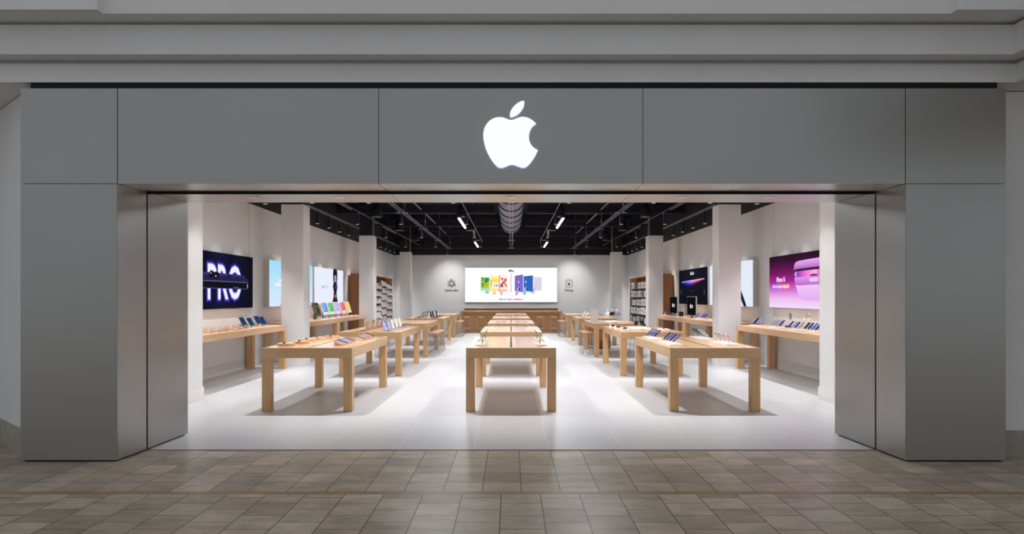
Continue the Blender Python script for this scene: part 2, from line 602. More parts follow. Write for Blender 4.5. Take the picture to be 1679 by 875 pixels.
# ------------------------------------------------------------------ shop shell
XW, YW, HW, HC = 6.0, 31.3, 3.75, 5.8
for s, side in ((-1, 'left'), (1, 'right')):
    def bx(a, b, *r, **k):
        return MB().box(min(s * a, s * b), max(s * a, s * b), *r, **k)
    who = 'the black PRO poster' if s < 0 else 'the pink poster'
    struct('wall_' + side, bx(XW, XW + .2, 6.9, YW + .2, 0, HW), M_white, 'white side wall of the shop carrying ' + who)
    struct('wall_' + side, bx(XW, XW + .2, 6.9, YW + .2, HW, HC), M_black, 'black upper wall above ' + who)
    struct('baseboard_' + side, bx(XW - .015, XW, 9.64, 22.3, 0, .2), M_base, 'white baseboard under the wall with ' + who)
    struct('wall_' + side, bx(XW - .012, XW, 13.95, 14.72, .2, HW), M_white, 'shallow white pilaster next to ' + who)
    struct('wall_' + side, bx(4.875, XW, YB, 9.64, 0, HC).box(*((-4.888, -4.875) if s < 0 else (4.875, 4.888)), YB, 9.64, .2, .203), M_white, 'white return wall behind the portal on the side of ' + who)
    struct('baseboard_' + side, bx(4.86, 4.875, YB, 9.655, 0, .2), M_base, 'baseboard of the white return wall on the side of ' + who)
    for k, yc in enumerate((14.09, 21.3, 29.1)):
        nth = ('nearest', 'second', 'farthest')[k]
        struct('column', bx(4.80, 5.31, yc, yc + .45, 0, HW), M_white, nth + ' square white column on the side of ' + who, 'column')
        struct('baseboard_' + side, bx(4.79, 5.32, yc - .012, yc + .462, 0, .2), M_base, 'plinth of the ' + nth + ' white column on the side of ' + who)
        struct('column', bx(4.86, 5.31, yc + .03, yc + .42, HW, HC), M_black, 'black upper shaft of the ' + nth + ' column on the side of ' + who, 'column')
struct('wall_back', MB().box(-6.2, 6.2, YW, YW + .2, 0, HW), M_white, 'white back wall with the wide bright screen')
struct('wall_back', MB().box(-6.2, 6.2, YW, YW + .2, HW, HC), M_black, 'black upper part of the back wall')
struct('baseboard_back', MB().box(-6, 6, YW - .015, YW, 0, .2), M_base, 'baseboard of the back wall')
struct('ceiling', MB().box(-6.2, 6.2, 6.8, YW + .2, HC, HC + .2), M_black, 'black open ceiling deck of the shop')

# black cross beams under the deck
for y, nb in ((17.0, 'nearest'), (21.0, 'second'), (25.0, 'third'), (29.1, 'farthest')):
    for s in (-1, 1):
        x0, x1 = (-6, -.56) if s < 0 else (.56, 6)
        if y > 26:
            x0, x1 = (-6, 0) if s < 0 else (0, 6)
        struct('beam', MB().box(x0, x1, y, y + .09, 4.72, 4.80).box(x0, x1, y + .035, y + .055, 4.55, 4.74).box(x0, x1, y, y + .09, 4.49, 4.57), M_blackmetal, '%s black steel ceiling joist, %s side' % (nb, 'atom icon' if s < 0 else 'bag icon'), 'beam')


def pipe(x, y0, y1, z, label, r=.022, m=M_conduit):
    o = MB().cyl((x, y0, z), (x, y1, z), r).build('ceiling_pipe', m, None, True)
    return tag(o, label, 'pipe')


for s in (-1, 1):
    sd = 'atom icon' if s < 0 else 'bag icon'
    pipe(s * 5.5, 17, 21.3, 4.62, 'grey ceiling pipe from the lintel to the second column, %s side' % sd, .035)
    pipe(s * 5.5, 21.75, 29.1, 4.62, 'grey ceiling pipe between second and farthest column, %s side' % sd, .035)
    pipe(s * 3.1, 17, 30.6, 4.62, 'grey ceiling pipe above the light track, %s side' % sd, .026)
    for yc in (21.3, 29.1):
        o = MB().cyl((s * 4.82, yc + .02, HW + .0), (s * 4.82, yc + .02, HC), .035).build('conduit', M_conduit, None, True)
        tag(o, 'vertical grey conduit on top of the %s column, %s side' % ('second' if yc < 25 else 'farthest', sd), 'pipe')
tag(MB().cyl((-6, 30.4, 4.05), (6, 30.4, 4.05), .03).build('sprinkler_pipe', M_blackmetal, None, True), 'dark pipe spanning the ceiling just in front of the back wall', 'pipe')

# round ribbed duct
du = thing('ceiling_duct', 'big round grey air duct with hanging bands above the middle tables', 'duct', (0, 0, 4.72))
dm = MB()
prof = []
y = 17.0
while y < 25.4:
    prof += [(.41, y), (.43, y + .1), (.43, y + .3), (.41, y + .4)]
    y += .4
dm.lathe(prof, 28).xf(Matrix.Rotation(-PI / 2, 4, 'X'))
dm.build('duct_shell', M_duct, du, True)
for k in range(6):
    yy = 17.6 + 1.5 * k
    pts = [(.44 * math.cos(t), yy, .44 * math.sin(t)) for t in [PI + PI * q / 14 for q in range(15)]]
    pts = [(-.44, yy, 1.1)] + pts + [(.44, yy, 1.1)]
    MB().tube(pts, .022, 6).build('band', M_blackmetal, du, True)

# ------------------------------------------------------------------ ceiling lamps
ROWY = (8.57, 12.42, 16.33, 20.25, 24.15)
NTH = ('nearest', 'second', 'third', 'fourth', 'farthest')
ORD = ['first', 'second', 'third', 'fourth', 'fifth', 'sixth', 'seventh', 'eighth', 'ninth']


def pendant(x, y, label, power):
    t = thing('pendant_light', label, 'lamp', (x, y, 4.1), 0, 'bell shaped pendant lamps')
    part('shade', 0, lambda: MB().lathe([(.17, 0), (.172, .02), (.155, .2), (.125, .36), (.08, .4), (.03, .42), (.0, .42)], 24), M_blackmetal, t, True)
    part('diffuser', 0, lambda: MB().lathe([(0, .012), (.163, .012), (.163, .004), (.0, .004)], 24), M_rimlit, t, True)
    part('rod', 0, lambda: MB().cyl((0, 0, .42), (0, 0, HC - 4.1), .012), M_blackmetal, t)
    spot(t, (0, 0, -.01), (0, 0, -3), power, 140 if power > P_PENDANT else 125, .5, .1)


for s in (-1, 1):
    sd = 'atom icon' if s < 0 else 'bag icon'
    for k, y in enumerate((7.55, 11.2, 15.1, 19.0, 22.9, 26.9)):  # rows before the visible ones are unseen, added to light the shop front
        for x, nm in ((4.19, 'outer'), (1.525, 'inner')):
            nth = ORD[k] if k < 3 else ('first visible', 'second visible', 'third visible')[k - 3]
            pendant(s * x, y, 'black bell pendant lamp, %s of the %s row, %s side' % (nth, nm, sd), (P_FRONT_FILL, P_FRONT_FILL * .55)[k] if k < 2 else P_PENDANT)  # foremost unseen rows get extra power as fill for the entrance


def linear(x, y0, label):
    t = thing('linear_ceiling_light', label, 'lamp', (x, y0, 4.0), 0, 'linear tube lamps')
    part('housing', 0, lambda: MB().box(-.05, .05, 0, 2.6, .035, .1, .01), M_blackmetal, t)
    part('tube', 0, lambda: MB().cyl((0, .03, .018), (0, 2.57, .018), .033, seg=12), M_tube, t, True)
    for yy in (.3, 2.3):
        part('suspension_rod', yy, lambda: MB().cyl((0, yy, .1), (0, yy, HC - 4.0), .008), M_blackmetal, t)
    d = bpy.data.lights.new('lamp_light', 'AREA')
    d.shape = 'RECTANGLE'
    d.size, d.size_y = .07, 2.5
    d.energy = P_LINEAR
    d.color = LAMP_COL
    o = bpy.data.objects.new('lamp_light', d)
    COL.objects.link(o)
    o.parent = t
    o.location = (0, 1.3, -.02)


for s in (-1, 1):
    sd = 'atom icon' if s < 0 else 'bag icon'
    for k, y in enumerate((10.4, 18.7, 26.9)):
        linear(s * 1.6, y, 'bright white tube lamp hanging %s, %s side' % (('over the nearest tables', 'mid shop behind the lintel', 'closest to the back wall')[k], sd))


def track(x, y0, y1, label, bars=(), rods=(), z=4.02, single=False):
    t = thing('ceiling_track', label, 'light track', (x, 0, z))
    for dx in ((0,) if single else (-.045, .045)):
        MB().box(dx - .008, dx + .008, y0, y1, 0, .018 if single else .03).build('rail', M_conduit if single else M_rail, t)
    for yy in bars:
        MB().box(-.15, .17, yy - .02, yy + .02, -.035, -.002).build('cross_bar', M_rimlit if False else M_rail, t)
        MB().cyl((.08, yy, .0), (.08, yy, HC - z), .008).cyl((.08, yy, .18), (.08, yy, .3), .022).build('hanger', M_rail, t)
    for yy in rods:
        MB().cyl((0, yy, .04), (0, yy, HC - z), .01).build('hanger', M_blackmetal, t)
    return t


def head(x, y, z, label, group, aim=None, power=0, angle=80, tilt=0):
    t = thing('ceiling_spotlight', label, 'spotlight', (x, y, z), 0, group)
    part('stem', 0, lambda: MB().cyl((0, 0, -.12), (0, 0, 0), .012), M_blackmetal, t)
    part('can', 0, lambda: MB().cyl((0, 0, -.36), (0, 0, -.12), .05, .05, 14), M_blackmetal, t, True)
    part('lens', 0, lambda: MB().cyl((0, 0, -.372), (0, 0, -.361), .047, .047, 14), M_rimlit, t, True)
    if power:
        spot(t, (0, 0, -.385), aim, power, angle, 1.0, .02)


for s in (-1, 1):
    sd = 'atom icon' if s < 0 else 'bag icon'
    wl = 'black PRO poster' if s < 0 else 'pink poster'
    for (y0, y1, nm, hs) in ((9.8, 14.0, 'near', (10.2, 11.3, 12.4, 13.4)), (15.2, 23.2, 'middle', (15.7, 17.0, 18.1, 19.2, 20.3, 22.5)), (24.6, 30.9, 'far', (25.2, 26.2, 27.2, 28.2, 30.1, 30.6))):
        track(s * 5.4, y0, y1, '%s wall-washing light track along the %s wall' % (nm, wl), (), (y0 + .8, y1 - .8))
        for k, yy in enumerate(hs):
            head(s * 5.4, yy, 4.02, '%s spotlight from the storefront, %s track above the %s wall' % (ORD[k], nm, wl), 'spotlights on the wall tracks', (s * .12, 0, -2.6), P_WASH, 60)
    track(s * 3.1, 8.6, 30.4, 'long double-rail light track over the %s tables' % sd, (17.3, 21.5, 25.8, 30.1), (9.5, 13.4))
    track(s * 1.26, 8.6, 26.6, 'light track beside the inner pendant lamps, %s side' % sd, (), (9.5, 13.4, 17.4, 21.3, 25.2), single=True)
    track(s * 4.33, 8.6, 28.8, 'light track beside the outer pendant lamps, %s side' % sd, (), (9.5, 13.4, 17.4, 21.3, 25.2), single=True)
    for k, yt in enumerate(ROWY):
        for x, nm, pw, cone in ((1.26, 'inner', 1, 96), (3.1, 'middle', 1, 96), (4.33, 'outer', .45, 66)):
            head(s * x, yt + .85, 4.02, 'can spotlight on the %s track, over the %s table row, %s side' % (nm, NTH[k], sd), 'can spotlights over the tables', (0, 0, -3), P_TABLE * pw, cone)
track(0, 8.6, 30.4, 'light track straight above the middle tables, under the duct', (21.5, 25.8, 30.1), (9.5, 13.4))
for s in (-1, 1):
    head(s * 3.1, 29.6, 4.02, 'black can spotlight aimed at the %s on the back wall' % ('atom icon' if s < 0 else 'bag icon'), 'spotlights aimed at the wall signs', (s * -.0, 1.7, -1.75), P_SIGN, 78)

# recessed downlights in the portal soffit
for k, x in enumerate((-2.86, -1.92, 0, 1.905, 2.86)):
    lit = True
    t = thing('ceiling_downlight', 'small round recessed downlight in the portal soffit, %s' % ('above the flank with the PRO poster', 'second along from the PRO poster', 'middle of the five', 'second along from the pink poster', 'brightest, above the flank with the pink poster')[k], 'downlight', (x, 6.8, ZL))
    part('trim_ring', 0, lambda: MB().lathe([(.045, -.004), (.062, -.004), (.062, .0), (.045, .0), (.045, -.004)], 20), M_silver, t, True)
    part('lens', k == 4, lambda: MB().cyl((0, 0, -.003), (0, 0, -.0015), .045, .045, 20), glow('downlight_lens_bright', (255, 250, 240), 1.5) if k == 4 else glow('downlight_lens', (180, 160, 145), .35), t)
    spot(t, (0, 0, -.02), (0, -.0, -2), P_DOWN * (1.8 if k == 4 else 1), 110, .7, .04)

# ------------------------------------------------------------------ oak tables
TW, TL, TH, TT, LG = 1.268, 2.44, .90, .145, .122
Ht = TH + .0015


def big_table(x, y, label, group):
    """x: centre, y: front edge"""
    t = thing('display_table', label, 'table', (x, y, 0), 0, group)
    h = TW / 2
    part('tabletop', 0, lambda: MB().box(-h, h, 0, TL, TH - TT, TH, .004, 1), M_oak, t)
    for sx in (-1, 1):
        for sy in (0, 1):
            part('leg', (sx, sy), lambda: MB().box(sx * h - (LG if sx > 0 else 0), sx * h + (LG if sx < 0 else 0), sy * (TL - LG), sy * (TL - LG) + LG, 0, TH - TT, .003, 1), M_oakleg, t)
    part('cable_slot', 0, lambda: slot(), M_devblack, t)
    return t


def slot():
    m = MB()
    y = .12
    while y < TL - .15:
        m.box(-.014, .014, y, y + .30, TH - .002, TH + .001)
        y += .32
    return m


def wall_table(s, y0, y1, label):
    t = thing('wall_table', label, 'table', (s * 5.525, y0, 0), 0, 'long wall tables')
    L = y1 - y0
    hw, h, tk, lg = .425, .98, .125, .14
    part('tabletop', L, lambda: MB().box(-hw, hw, 0, L, h - tk, h, .004, 1), M_oakside, t)
    for sx in (-1, 1):
        for sy in (0, 1):
            part('leg', (sx, sy, L), lambda: MB().box(sx * hw - (lg if sx > 0 else 0), sx * hw + (lg if sx < 0 else 0), sy * (L - lg), sy * (L - lg) + lg, 0, h - tk, .003, 1), M_oakleg, t)
    return t


for s, nm in ((-1, 'row lined up with the atom icon'), (0, 'middle row under the duct'), (1, 'row lined up with the bag icon')):
    for k, y in enumerate(ROWY):
        big_table(s * 2.87, y, 'light oak display table, %s in the %s' % (NTH[k], nm), 'oak display tables')
for s in (-1, 1):
    pn = ('the black PRO poster', 'the watch poster', 'the watch poster') if s < 0 else ('the pink poster', 'the white poster', 'the black laptop poster')
    wall_table(s, 9.72, 13.85, 'oak table standing against the wall under ' + pn[0])
    wall_table(s, 14.72, 18.03, 'oak wall table just behind the nearest white column, %s side' % ('PRO poster' if s < 0 else 'pink poster'))
    wall_table(s, 18.05, 21.28, 'oak wall table farthest along the wall, in front of the brown cabinet, %s side' % ('PRO poster' if s < 0 else 'pink poster'))

# ------------------------------------------------------------------ bar and back counter
bar = thing('bar_counter', 'long oak service bar with a closed front below the bright screen', 'counter', (0, 27.3, 0))
MB().box(-2.28, 2.28, 0, .75, .915, .98, .004, 1).build('countertop', M_oakside, bar)
for sx in (-1, 1):
    MB().box(min(sx * 2.28, sx * 2.17), max(sx * 2.28, sx * 2.17), 0, .75, 0, .915).build('side_panel', M_oakleg, bar)
fp = MB()
for k in range(8):
    fp.box(-2.17 + k * .5425 + .002, -2.17 + (k + 1) * .5425 - .002, .12, .15, .0, .915)
fp.build('front_panel', M_oakdark, bar)
bc = thing('back_counter', 'oak back counter rising behind the service bar against the wall', 'counter', (0, 28.5, 0))
MB().box(-2.21, 2.21, 0, .5, 1.05, 1.09, .004, 1).build('countertop', M_oakside, bc)
MB().box(-2.19, 2.19, .02, .48, 0, 1.05).build('cabinet_body', M_oakdark, bc)

# ------------------------------------------------------------------ stools
def stool(x, y, label, group, rz=0, h=.62):
    t = thing('stool', label, 'stool', (x, y, 0), rz, group)
    part('seat', h, lambda: MB().rbox(-.16, .16, -.14, .14, h - .032, h, .05, 5, 'z'), M_oakside, t)
    for sx in (-1, 1):
        for sy in (-1, 1):
            part('leg', (sx, sy, h), lambda: MB().tube([(sx * .12, sy * .1, h - .032), (sx * .145, sy * .125, .25), (sx * .16, sy * .15, 0)], .0075, 8), M_steel, t, True)
    part('foot_rail', h, lambda: MB().tube([(-.147, -.13, .22), (.147, -.13, .22), (.147, .13, .22), (-.147, .13, .22)], .006, 6, True), M_steel, t, True)
    return t


for k, y in enumerate((16.85, 17.37, 17.89, 18.41)):
    stool(-2.16, y, 'wood seat stool, %s along the aisle edge, third atom-icon table' % (NTH[k] if k < 3 else 'last'), 'stools at the tables')
    stool(-3.56, y, 'wood seat stool, %s along the wall side, third atom-icon table' % (NTH[k] if k < 3 else 'last'), 'stools at the tables')
for k, y in enumerate((17.2, 17.8)):
    stool(2.17, y, 'wood seat stool, %s along the aisle edge of the table with the white sign' % ('nearer' if k == 0 else 'farther'), 'stools at the tables')
for k, y in enumerate((16.9, 17.5, 18.1)):
    stool(3.56, y, 'wood seat stool, %s along the wall side of the table with the white sign' % NTH[k], 'stools at the tables')
for s in (-1, 1):
    for k, y in enumerate((24.5, 25.1, 25.7)):
        stool(s * 2.12, y, 'wood seat stool, %s along the aisle edge of the farthest %s row table' % (NTH[k], 'atom icon' if s < 0 else 'bag icon'), 'stools at the tables')
for k, x in enumerate((-1.96, -1.32, 1.28, 1.9)):
    stool(x, 26.98, 'tall wood seat stool at the service bar, %s' % ('at the end nearest the atom icon', 'second from the atom icon end', 'second from the bag icon end', 'at the end nearest the bag icon')[k], 'bar stools', 0, .73)

# low brown cabinet between third and fourth tables
cb = thing('storage_cabinet', 'low brown wooden cabinet standing between the third and fourth bag-icon tables', 'cabinet', (2.4, 19.15, 0))
MB().box(0, .72, 0, .5, .03, .70, .004, 1).build('cabinet_body', M_oakcab, cb)
MB().box(-.02, .74, -.01, .52, .70, .73, .004, 1).build('top_panel', M_oakcab, cb)
MB().box(.03, .69, .03, .47, 0, .03).build('plinth', M_devblack, cb)

# ------------------------------------------------------------------ posters and screens
def poster(name, label, Wd, H, depth, loc, rz, face, frame_m):
    t = thing(name, label, 'poster', loc, rz)
    MB().box(-Wd / 2, Wd / 2, .0, depth, -H / 2, H / 2).build('housing', frame_m, t)
    MB().box(-Wd / 2 + .004, Wd / 2 - .004, -.006, 0, -H / 2 + .004, H / 2 - .004).build('screen', face, t)
    return t


def art(parent, name, shapes, y0=-.0065):
    """printed picture: list of (polygon, material), later ones lie on top"""
    m = MB()
    mats = []
    for i, (pts, ma) in enumerate(shapes):
        if ma not in mats:
            mats.append(ma)
        m.poly(pts, y0 - .0006 * (i + 1), mats.index(ma))
    return m.build(name, mats, parent)


def rect(x0, x1, z0, z1):
    return [(x0, z0), (x1, z0), (x1, z1), (x0, z1)]


def rrect(x0, x1, z0, z1, r, n=4):
    pts = []
    for cx, cz, s in ((x1 - r, z1 - r, 0), (x0 + r, z1 - r, 1), (x0 + r, z0 + r, 2), (x1 - r, z0 + r, 3)):
        for k in range(n + 1):
            t = (s + k / n) * PI / 2
            pts.append((cx + r * math.cos(t), cz + r * math.sin(t)))
    return pts


def ell(cx, cz, a, b, rot=0, n=18):
    c, s_ = math.cos(rot), math.sin(rot)
    return [(cx + a * math.cos(t) * c - b * math.sin(t) * s_, cz + a * math.cos(t) * s_ + b * math.sin(t) * c) for t in [2 * PI * k / n for k in range(n)]]


def logo_at(cx, cz, h, sx=1.0):
    return ([(cx + x * h * sx, cz + z * h) for x, z in EMB_UNIT], [(cx + x * h * sx, cz + z * h) for x, z in LEAF_UNIT])


LW, RW = PI / 2, -PI / 2
M_lbox = mat('lightbox_side', (206, 203, 200), .5, var=.02)
ZP, HP = 1.945, 1.15
W_ = glow('art_white', (250, 250, 255), 1.0)
K_ = glow('art_black', (12, 11, 22), 1.0)

# PRO poster
p = poster('wall_poster', 'black poster with glowing white PRO letters behind a dark phone', 2.7, HP, .045, (-5.955, 12.7, ZP), LW, glow_ramp('pro_bg', [(0, (5, 6, 16)), (.45, (18, 15, 52)), (.6, (14, 12, 40)), (1, (8, 11, 26))], 'X', -1.35, 1.35), M_devblack)
for i, (off, c) in enumerate(((.085, (22, 19, 72)), (.062, (36, 30, 112)), (.043, (58, 50, 165)), (.028, (96, 86, 210)), (.014, (154, 146, 242)), (.0, (242, 244, 255)))):
    me = text_mesh('PRO', 1.0, off, None, 1.06, bold=.016)
    me.transform(Matrix.Diagonal((.77, 1, .98, 1)))
    me.materials.clear()
    me.materials.append(glow('pro_glow_%d' % i, c))
    o = link('lettering' if i == 5 else 'letter_halo', me, p)
    o.location = (-.02, -.0075 - .0008 * i, -.36)
ph_top = glow_ramp('pro_phone_top', [(0, (34, 31, 66)), (.5, (34, 30, 72)), (1, (62, 54, 124))], 'Z', -.02, .17)
art(p, 'picture', [
    ([(-1.35, -.01), (1.06, -.01), (1.1, .03), (.86, .13), (.7, .15), (-1.35, .16)], ph_top),
    ([(-1.35, -.16), (1.03, -.16), (1.07, -.14), (1.1, .03), (1.06, -.012), (-1.35, -.012)], glow('pro_phone_side', (10, 9, 24))),
    (rect(-1.35, 1.04, -.018, -.006), glow('pro_edge', (120, 118, 168))),
    (rect(-1.35, 1.02, -.162, -.15), glow('pro_edge2', (88, 86, 150))),
    (rrect(.32, .62, -.125, -.075, .02), glow('pro_port', (4, 4, 10))),
    (rect(.34, .6, -.128, -.118), glow('pro_edge', (120, 118, 168))),
    (rrect(-.28, .0, -.095, -.07, .012), glow('pro_port', (4, 4, 10))),
    (rect(1.02, 1.06, -.14, -.04), glow('pro_edge3', (160, 160, 200))),
    (rrect(-.72, -.28, .05, .17, .05), glow('pro_cam', (26, 24, 48))),
    (ell(-.62, .12, .085, .07), glow('pro_port', (4, 4, 10))), (ell(-.42, .11, .085, .07), glow('pro_port', (4, 4, 10))),
    (ell(-.64, .14, .025, .02), glow('pro_edge3', (160, 160, 200))), (ell(-.44, .09, .03, .022), glow('pro_edge3', (160, 160, 200))),
    (rect(.05, .2, .06, .12), glow('pro_cam', (26, 24, 48)))], -.0125)

# blue poster behind the nearest column
p = poster('wall_poster', 'pale blue lit poster half hidden behind the nearest white column', 3.2, HP, .13, (-5.87, 16.4, ZP), LW, glow_ramp('blue_bg', [(0, (222, 232, 252)), (.45, (196, 230, 253)), (1, (158, 220, 250))], 'Z', -HP / 2, HP / 2), M_lbox)
art(p, 'picture', [(rrect(-1.25, .6, -.06, .02, .03), glow('soft_white', (238, 246, 255))), (rrect(-1.0, .4, .05, .12, .03), glow('soft_white', (238, 246, 255))), (rrect(1.1, 1.35, -.1, .25, .08), glow('soft_blue', (110, 140, 200)))])

# watch poster
p = poster('wall_poster', 'white poster with a black upright wristwatch, beyond the nearest column', 3.1, HP, .13, (-5.87, 19.75, ZP), LW, glow('watch_bg', (232, 238, 252)), M_lbox)
wx = .58
wt = glow('watch_black', (24, 20, 28)); wr = glow('watch_red', (120, 58, 58))
art(p, 'picture', [
    (smooth_loop([(wx - .2, HP / 2 - .01), (wx - .24, .3), (wx - .2, .12), (wx - .26, .0), (wx - .17, -.16), (wx - .2, -.35), (wx - .3, -HP / 2 + .01), (wx + .3, -HP / 2 + .01), (wx + .2, -.35), (wx + .17, -.16), (wx + .26, .0), (wx + .2, .12), (wx + .24, .3), (wx + .2, HP / 2 - .01)], 3), wt),
    (rrect(wx - .1, wx + .1, .24, .38, .04), glow('watch_skin', (220, 150, 140))), (rrect(wx - .12, wx + .12, .15, .25, .04), glow('watch_pale', (140, 160, 220))),
    (ell(wx + .1, .02, .07, .07), glow('watch_violet', (90, 60, 170))), (ell(wx - .1, -.05, .06, .05), glow('watch_blue', (50, 50, 130))),
    (rrect(wx - .17, wx + .17, -.2, -.18, .01), wr), (ell(wx, -.32, .12, .09), wr), (ell(wx, -.31, .05, .04), glow('watch_skin', (220, 150, 140))),
    ([(wx - .14, -.56), (wx - .07, -.4), (wx - .06, -.56)], wr), ([(wx + .14, -.56), (wx + .07, -.4), (wx + .06, -.56)], wr)])
b1, l1 = logo_at(-.78, -.02, .09)
art(p, 'logo', [(b1, glow('ink', (40, 42, 52))), (l1, glow('ink', (40, 42, 52)))])
letters('lettering', 'WATCH', .13, (-.48, -.0085, -.06), glow('pale_ink', (170, 172, 214)), p, bold=.002)

# pink poster
p = poster('wall_poster', 'magenta poster with a pink phone and white text', 2.7, HP, .045, (5.955, 12.7, ZP), RW, glow_ramp('pink_bg', [(0, (246, 222, 252)), (.18, (236, 190, 242)), (.34, (214, 112, 212)), (.5, (172, 34, 146)), (.68, (112, 18, 92)), (.88, (56, 14, 50)), (1, (36, 14, 34))], 'Z', -HP / 2, HP / 2), M_devblack)
pk1 = glow_ramp('pink_side', [(0, (150, 70, 160)), (.5, (206, 130, 220)), (1, (232, 172, 240))], 'Z', .2, .42)
pk2 = glow_ramp('pink_back', [(0, (226, 170, 244)), (1, (242, 198, 250))], 'Z', -.42, -.08)
pk3, pk4 = glow('pink_edge', (58, 26, 62)), glow_ramp('pink_side2', [(0, (190, 110, 208)), (1, (226, 156, 238))], 'Z', -.08, .08)
art(p, 'picture', [
    (smooth_corners([[(-.14, .14), (-.13, .28), (-.09, .36), (0, .4), (.3, .42), (1.34, .44)], [(1.34, .44), (1.34, .2)], [(1.34, .2), (.0, .17), (-.1, .06), (-.14, .14)]], 3), pk1),
    (smooth_corners([[(-.14, .17), (-.12, .22), (-.02, .245), (.4, .255), (1.34, .265)], [(1.34, .265), (1.34, .05)], [(1.34, .05), (-.06, .0)], [(-.06, .0), (-.12, .1), (-.14, .17)]], 3), pk3),
    (smooth_corners([[(-.1, .15), (-.06, .19), (.1, .2), (1.34, .215)], [(1.34, .215), (1.34, .06)], [(1.34, .06), (-.03, .05)], [(-.03, .05), (-.08, .1), (-.1, .15)]], 3), glow_ramp('pink_screen', [(0, (226, 200, 240)), (.12, (150, 60, 190)), (.45, (240, 120, 214)), (.8, (246, 180, 232)), (1, (190, 70, 90))], 'X', -.1, 1.0)),
    (ell(.72, .09, .16, .035), glow('pink_red', (120, 40, 130))),
    (smooth_corners([[(-.08, .05), (.0, .075), (1.34, .085)], [(1.34, .085), (1.34, -.08)], [(1.34, -.08), (-.03, -.09)], [(-.03, -.09), (-.08, -.02), (-.08, .05)]], 3), pk4),
    (smooth_corners([[(-.04, -.09), (.02, -.08), (1.34, -.07)], [(1.34, -.07), (1.34, -.4)], [(1.34, -.4), (.4, -.4), (.24, -.385), (.16, -.35), (.05, -.24), (-.04, -.09)]], 3), pk2),
    (rect(-.02, 1.33, -.088, -.078), glow('pink_line', (140, 72, 160))),
    (rrect(.55, .9, -.03, .045, .035), glow('pink_port', (240, 196, 246)))])
letters('lettering', 'iPhone 16', .15, (-.745, -.0115, .0), W_, p, bold=.004, width=.42)
art(p, 'letter_halo', [(rrect(-1.18, -.33, -.15, -.05, .045), glow_ramp('ai_halo', [(0, (120, 110, 235)), (.4, (190, 120, 235)), (.7, (245, 110, 140)), (1, (250, 150, 110))], 'X', -1.18, -.33))])
letters('lettering', 'Built for Apple Intelligence', .09, (-.755, -.0115, -.13), W_, p, bold=.002, width=.8)

# white poster, right
p = poster('wall_poster', 'white lit poster with a dark curved shape, half hidden by the nearest column', 3.2, HP, .13, (5.87, 16.4, ZP), RW, glow('white_bg', (226, 236, 248)), M_lbox)
art(p, 'picture', [(smooth_loop([(.62, -.1), (.72, -.05), (.98, -.3), (1.2, -.55), (1.14, -.565), (1.02, -.56), (.86, -.4)], 3), glow('navy', (28, 30, 56)))])
art(p, 'logo', [(rrect(-1.35, -1.28, -.08, .02, .02), glow('ink', (40, 42, 52)))])

# laptop poster
p = poster('wall_poster', 'black poster with a glowing blue and red laptop edge above the wall table', 3.1, HP, .13, (5.87, 19.75, ZP), RW, glow('laptop_bg', (16, 15, 30)), M_lbox)
lg_ = glow_ramp('laptop_glow', [(0, (20, 40, 170)), (.25, (60, 70, 230)), (.5, (190, 130, 220)), (.75, (236, 70, 110)), (1, (150, 50, 80))], 'X', -1.2, 1.2)
lg2 = glow_ramp('laptop_glow2', [(0, (14, 20, 80)), (.3, (44, 34, 150)), (.6, (110, 40, 120)), (1, (60, 22, 44))], 'X', -1.1, 1.1)
lg3 = glow_ramp('laptop_glow3', [(0, (15, 16, 40)), (.3, (28, 22, 84)), (.6, (56, 22, 66)), (1, (24, 16, 32))], 'X', -1.1, 1.1)
art(p, 'picture', [
    (smooth_loop([(-1.1, .2), (0, .24), (1.1, .26), (.9, .14), (.2, .04), (-.5, .0), (-.9, .07)], 3), lg3),
    (smooth_loop([(-1.15, .18), (0, .215), (1.15, .24), (.8, .16), (.1, .08), (-.5, .05), (-.9, .1)], 3), lg2),
    (smooth_loop([(-1.15, .15), (0, .2), (1.2, .22), (.9, .17), (.2, .125), (-.5, .105), (-1.0, .12)], 3), lg_),
    ([(-1.2, .155), (1.25, .21), (1.25, .235), (-1.2, .175)], glow_ramp('laptop_rim', [(0, (150, 200, 255)), (.5, (235, 225, 255)), (1, (255, 190, 200))], 'X', -1.2, 1.2)),
    ([(-1.3, -.25), (-1.2, -.25), (-1.22, -.1), (-1.28, -.1)], glow('laptop_corner', (76, 76, 104))),
    ([(1.2, -.25), (1.3, -.25), (1.28, -.1), (1.22, -.1)], glow('laptop_corner', (76, 76, 104))),
    (rect(-.2, .2, -.15, -.14), glow('laptop_corner', (76, 76, 104)))])
letters('lettering', 'MacBook Pro', .15, (0, -.0085, .38), W_, p, bold=.003, hscale=.5)

# big back screen
p = poster('back_screen', 'wide bright white screen showing a row of colourful desktop computers on the back wall', 4.72, 1.765, .11, (0, YW - .11, 2.215), 0, glow('screen_white', (252, 252, 253), 1.12), M_devgrey)


def X(px):   # metres on the screen from pixels of a 1679 wide close-up
    return (755 + px / 10.176 - 836.5) * 31.19 / 1000


def Z(py):
    return 1.62 + (486 - (430 + py / 10.176)) * 31.19 / 1000 - 2.215


def q(*pts):
    return [(X(a), Z(b)) for a, b in pts]


